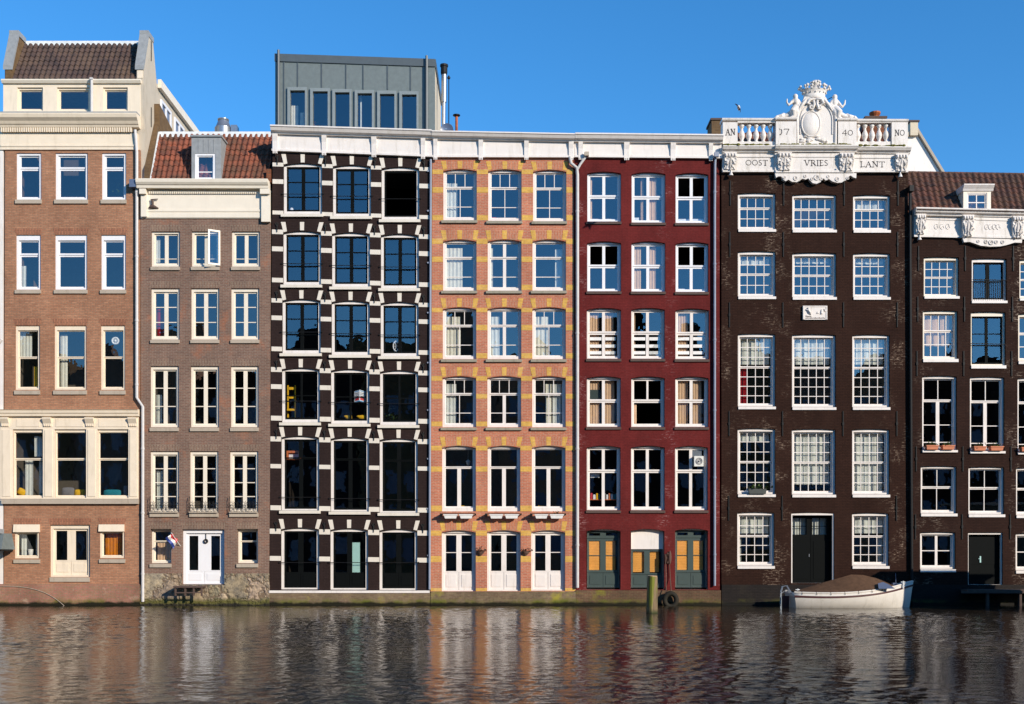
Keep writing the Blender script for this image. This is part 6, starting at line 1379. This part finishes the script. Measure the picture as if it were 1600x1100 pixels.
mb = MB(); mb.ring((X(1043), -.07, Z(872)), .05, .2, .03, 14, 6); mb.ball((X(1046.5), -.07, Z(871)), (.06, .05, .28), 8, 6); part('rope_coil', mb, 'rope', t)
t = root('drain_arch', (X(1031), -.2, 0), 'x', 'x') if 0 else None
# edge of frame
t = root('metal_hood', (X(-4), -.8, Z(860)), 'grey metal hood with dark underside jutting in at the lower left edge', 'lamp hood')
mb = MB(); a, b_ = X(-22), X(26); mb.loft([[(a, -.9, Z(846)), (X(22), -.9, Z(834)), (X(22), -.2, Z(834)), (a, -.2, Z(834))], [(a, -1.35, Z(858)), (b_, -1.35, Z(858.5)), (b_, -.15, Z(858.5)), (a, -.15, Z(858))]]); part('hood', mb, 'zinc', t)
mb = MB(); mb.box(a, b_-.05, -1.3, -.2, Z(861), Z(858.6)); part('underside', mb, 'blackm', t)
mb = MB(); mb.box(a, X(10), -1.0, -.2, Z(833.9), Z(827)); part('top_plate', mb, 'lead', t)
N_ = House('white_house', -230, 5, 'white painted house seen as a thin strip at the left edge')
for r in range(5):
    for c_ in range(3): window(N_, -205+c_*72, -160+c_*72, 250+r*135, 330+r*135, [(0, .4, (), ()), (.4, 1, (.5,), ())], cas='cream', r1=.09, rd=.12, sill=(-206+c_*72, -159+c_*72, 330+r*135, 335+r*135))
N_.wall([(-232, 920), (4.5, 920), (5, 185), (-232, 185)], 'white', Z(186)); N_.rooms([340, 480, 620, 760])
mb = MB(); mb.box(N_.a, N_.b, .31, 9.7, Z(190), Z(187)); part('flat_roof', mb, 'lead', N_.o); mb = MB(); mb.box(X(-233), X(4), -.08, .3, -1.2, Z(919)); part('quay_plinth', mb, 'baseA', N_.o)
mb = MB(); mb.tube([(X(-8), -.05, Z(560)), (X(0), -.35, Z(545)), (X(6), -.5, Z(540)), (X(13), -.55, Z(534.6))], [.06, .07, .08, .05], 8); part('lamp_arm', mb, 'white', N_.o)
# seagull
t = PW(1154, 168, -5); mb = MB(); c = t
mb.tube([c+Vector((-.04, -.2, -.02)), c+Vector((-.02, -.08, 0)), c+Vector((.03, .08, -.01)), c+Vector((.06, .2, -.03))], [.02, .055, .05, .015], 8); 
sg = root('seagull', c, 'seagull banking with raised wings in the sky left of the crowned parapet', 'bird'); part('body', mb, 'gull', sg, smooth=True)
for s_, pts in ((0, [(0, 0, 0), (-.05, -.02, .07), (-.13, -.03, .12)]), (1, [(.02, 0, -.01), (.06, 0, -.08), (.06, -.01, -.18)])):
    mb = MB(); mb.loft([[c+Vector(p)+Vector((0, -w_, 0)), c+Vector(p)+Vector((.012, 0, .012)), c+Vector(p)+Vector((0, w_, 0)), c+Vector(p)+Vector((-.004, 0, -.008))] for p, w_ in zip(pts, (.07, .06, .01))]); part('wing', mb, 'gulld', sg)

# ================================================================ the far bank behind the camera, seen only in the window glass and the water
x = -78; i = 0
hts = [22, 24, 21, 23, 24, 22.5, 25, 22, 24.5, 23, 25.5, 23, 26, 24, 23.5, 22, 21.5, 23, 22.4, 24, 21, 22, 21, 22, 20]
words = ['narrow', 'tall', 'broad', 'plain', 'stepped', 'worn', 'slim', 'old']; tones = ['brickB', 'brown', 'brickside', 'brickA', 'black']; tn = ['grey brown', 'dark brown', 'tan', 'orange brown', 'black']
while x < 78:
    w_ = random.uniform(5.5, 8); h = hts[i % len(hts)]
    t = root('canal_house', (x+w_/2, -66, .45), 'shaded gabled canal house in the row on the opposite bank, mirrored in the window glass', 'house', 'canal houses of the opposite bank')
    hg = h-3; g = [(x, .45), (x+w_-.1, .45), (x+w_-.1, hg), (x+w_*.72, hg+1.2), (x+w_*.62, h), (x+w_*.38, h), (x+w_*.28, hg+1.2), (x, hg)] if i % 3 else [(x, .45), (x+w_-.1, .45), (x+w_-.1, h-.6), (x, h-.6)]
    mb = MB(); mb.prism(g, -64, -63); mb.box(x+.05, x+w_-.15, -74, -64.01, .45, hg-.1); part('wall', mb, tones[(i*3) % 5], t)
    for r in range(5):
        for c_ in range(3):
            mb = MB(); xx = x+w_*(.14+.27*c_); zz = 2+r*3.3; mb.box(xx, xx+w_*.17, -62.98, -62.94, zz, zz+1.9)
            if zz+1.9 < hg: part('window', mb, 'viewdark', t)
    x += w_; i += 1

# added unseen barge with a wheelhouse, put there to shade the right-hand house's foot
t = root('canal_barge', (23, -6.6, 0), 'dark barge with a tall wheelhouse moored off the last brown house, beyond the right edge', 'barge')
mb = MB(); mb.loft([[(x_, -6.6-w_, -.4), (x_, -6.6+w_, -.4), (x_, -6.6+w_*1.15, 1.0+e_), (x_, -6.6-w_*1.15, 1.0+e_)] for x_, w_, e_ in ((20.2, .9, .3), (21.2, 1.3, .1), (26, 1.4, 0), (32, 1.3, .1), (34, .3, .5))]); part('hull', mb, 'tar', t)
mb = MB(); mb.box(20.6, 25.0, -7.5, -5.7, 1.02, 4.3); part('wheelhouse', mb, 'green', t)  # added block, its height sets how far the cast shade climbs the wall
mb = MB(); mb.loft([[(x_, -7.7, 4.3), (x_, -5.5, 4.3), (x_, -5.6, 4.42), (x_, -7.6, 4.42)] for x_ in (20.35, 25.2)]); part('wheelhouse_roof', mb, 'stone', t)
for x_ in (21, 22.4, 23.8): mb = MB(); mb.box(x_, x_+1, -7.54, -7.501, 2.8, 3.9); part('window', mb, 'viewdark', t)
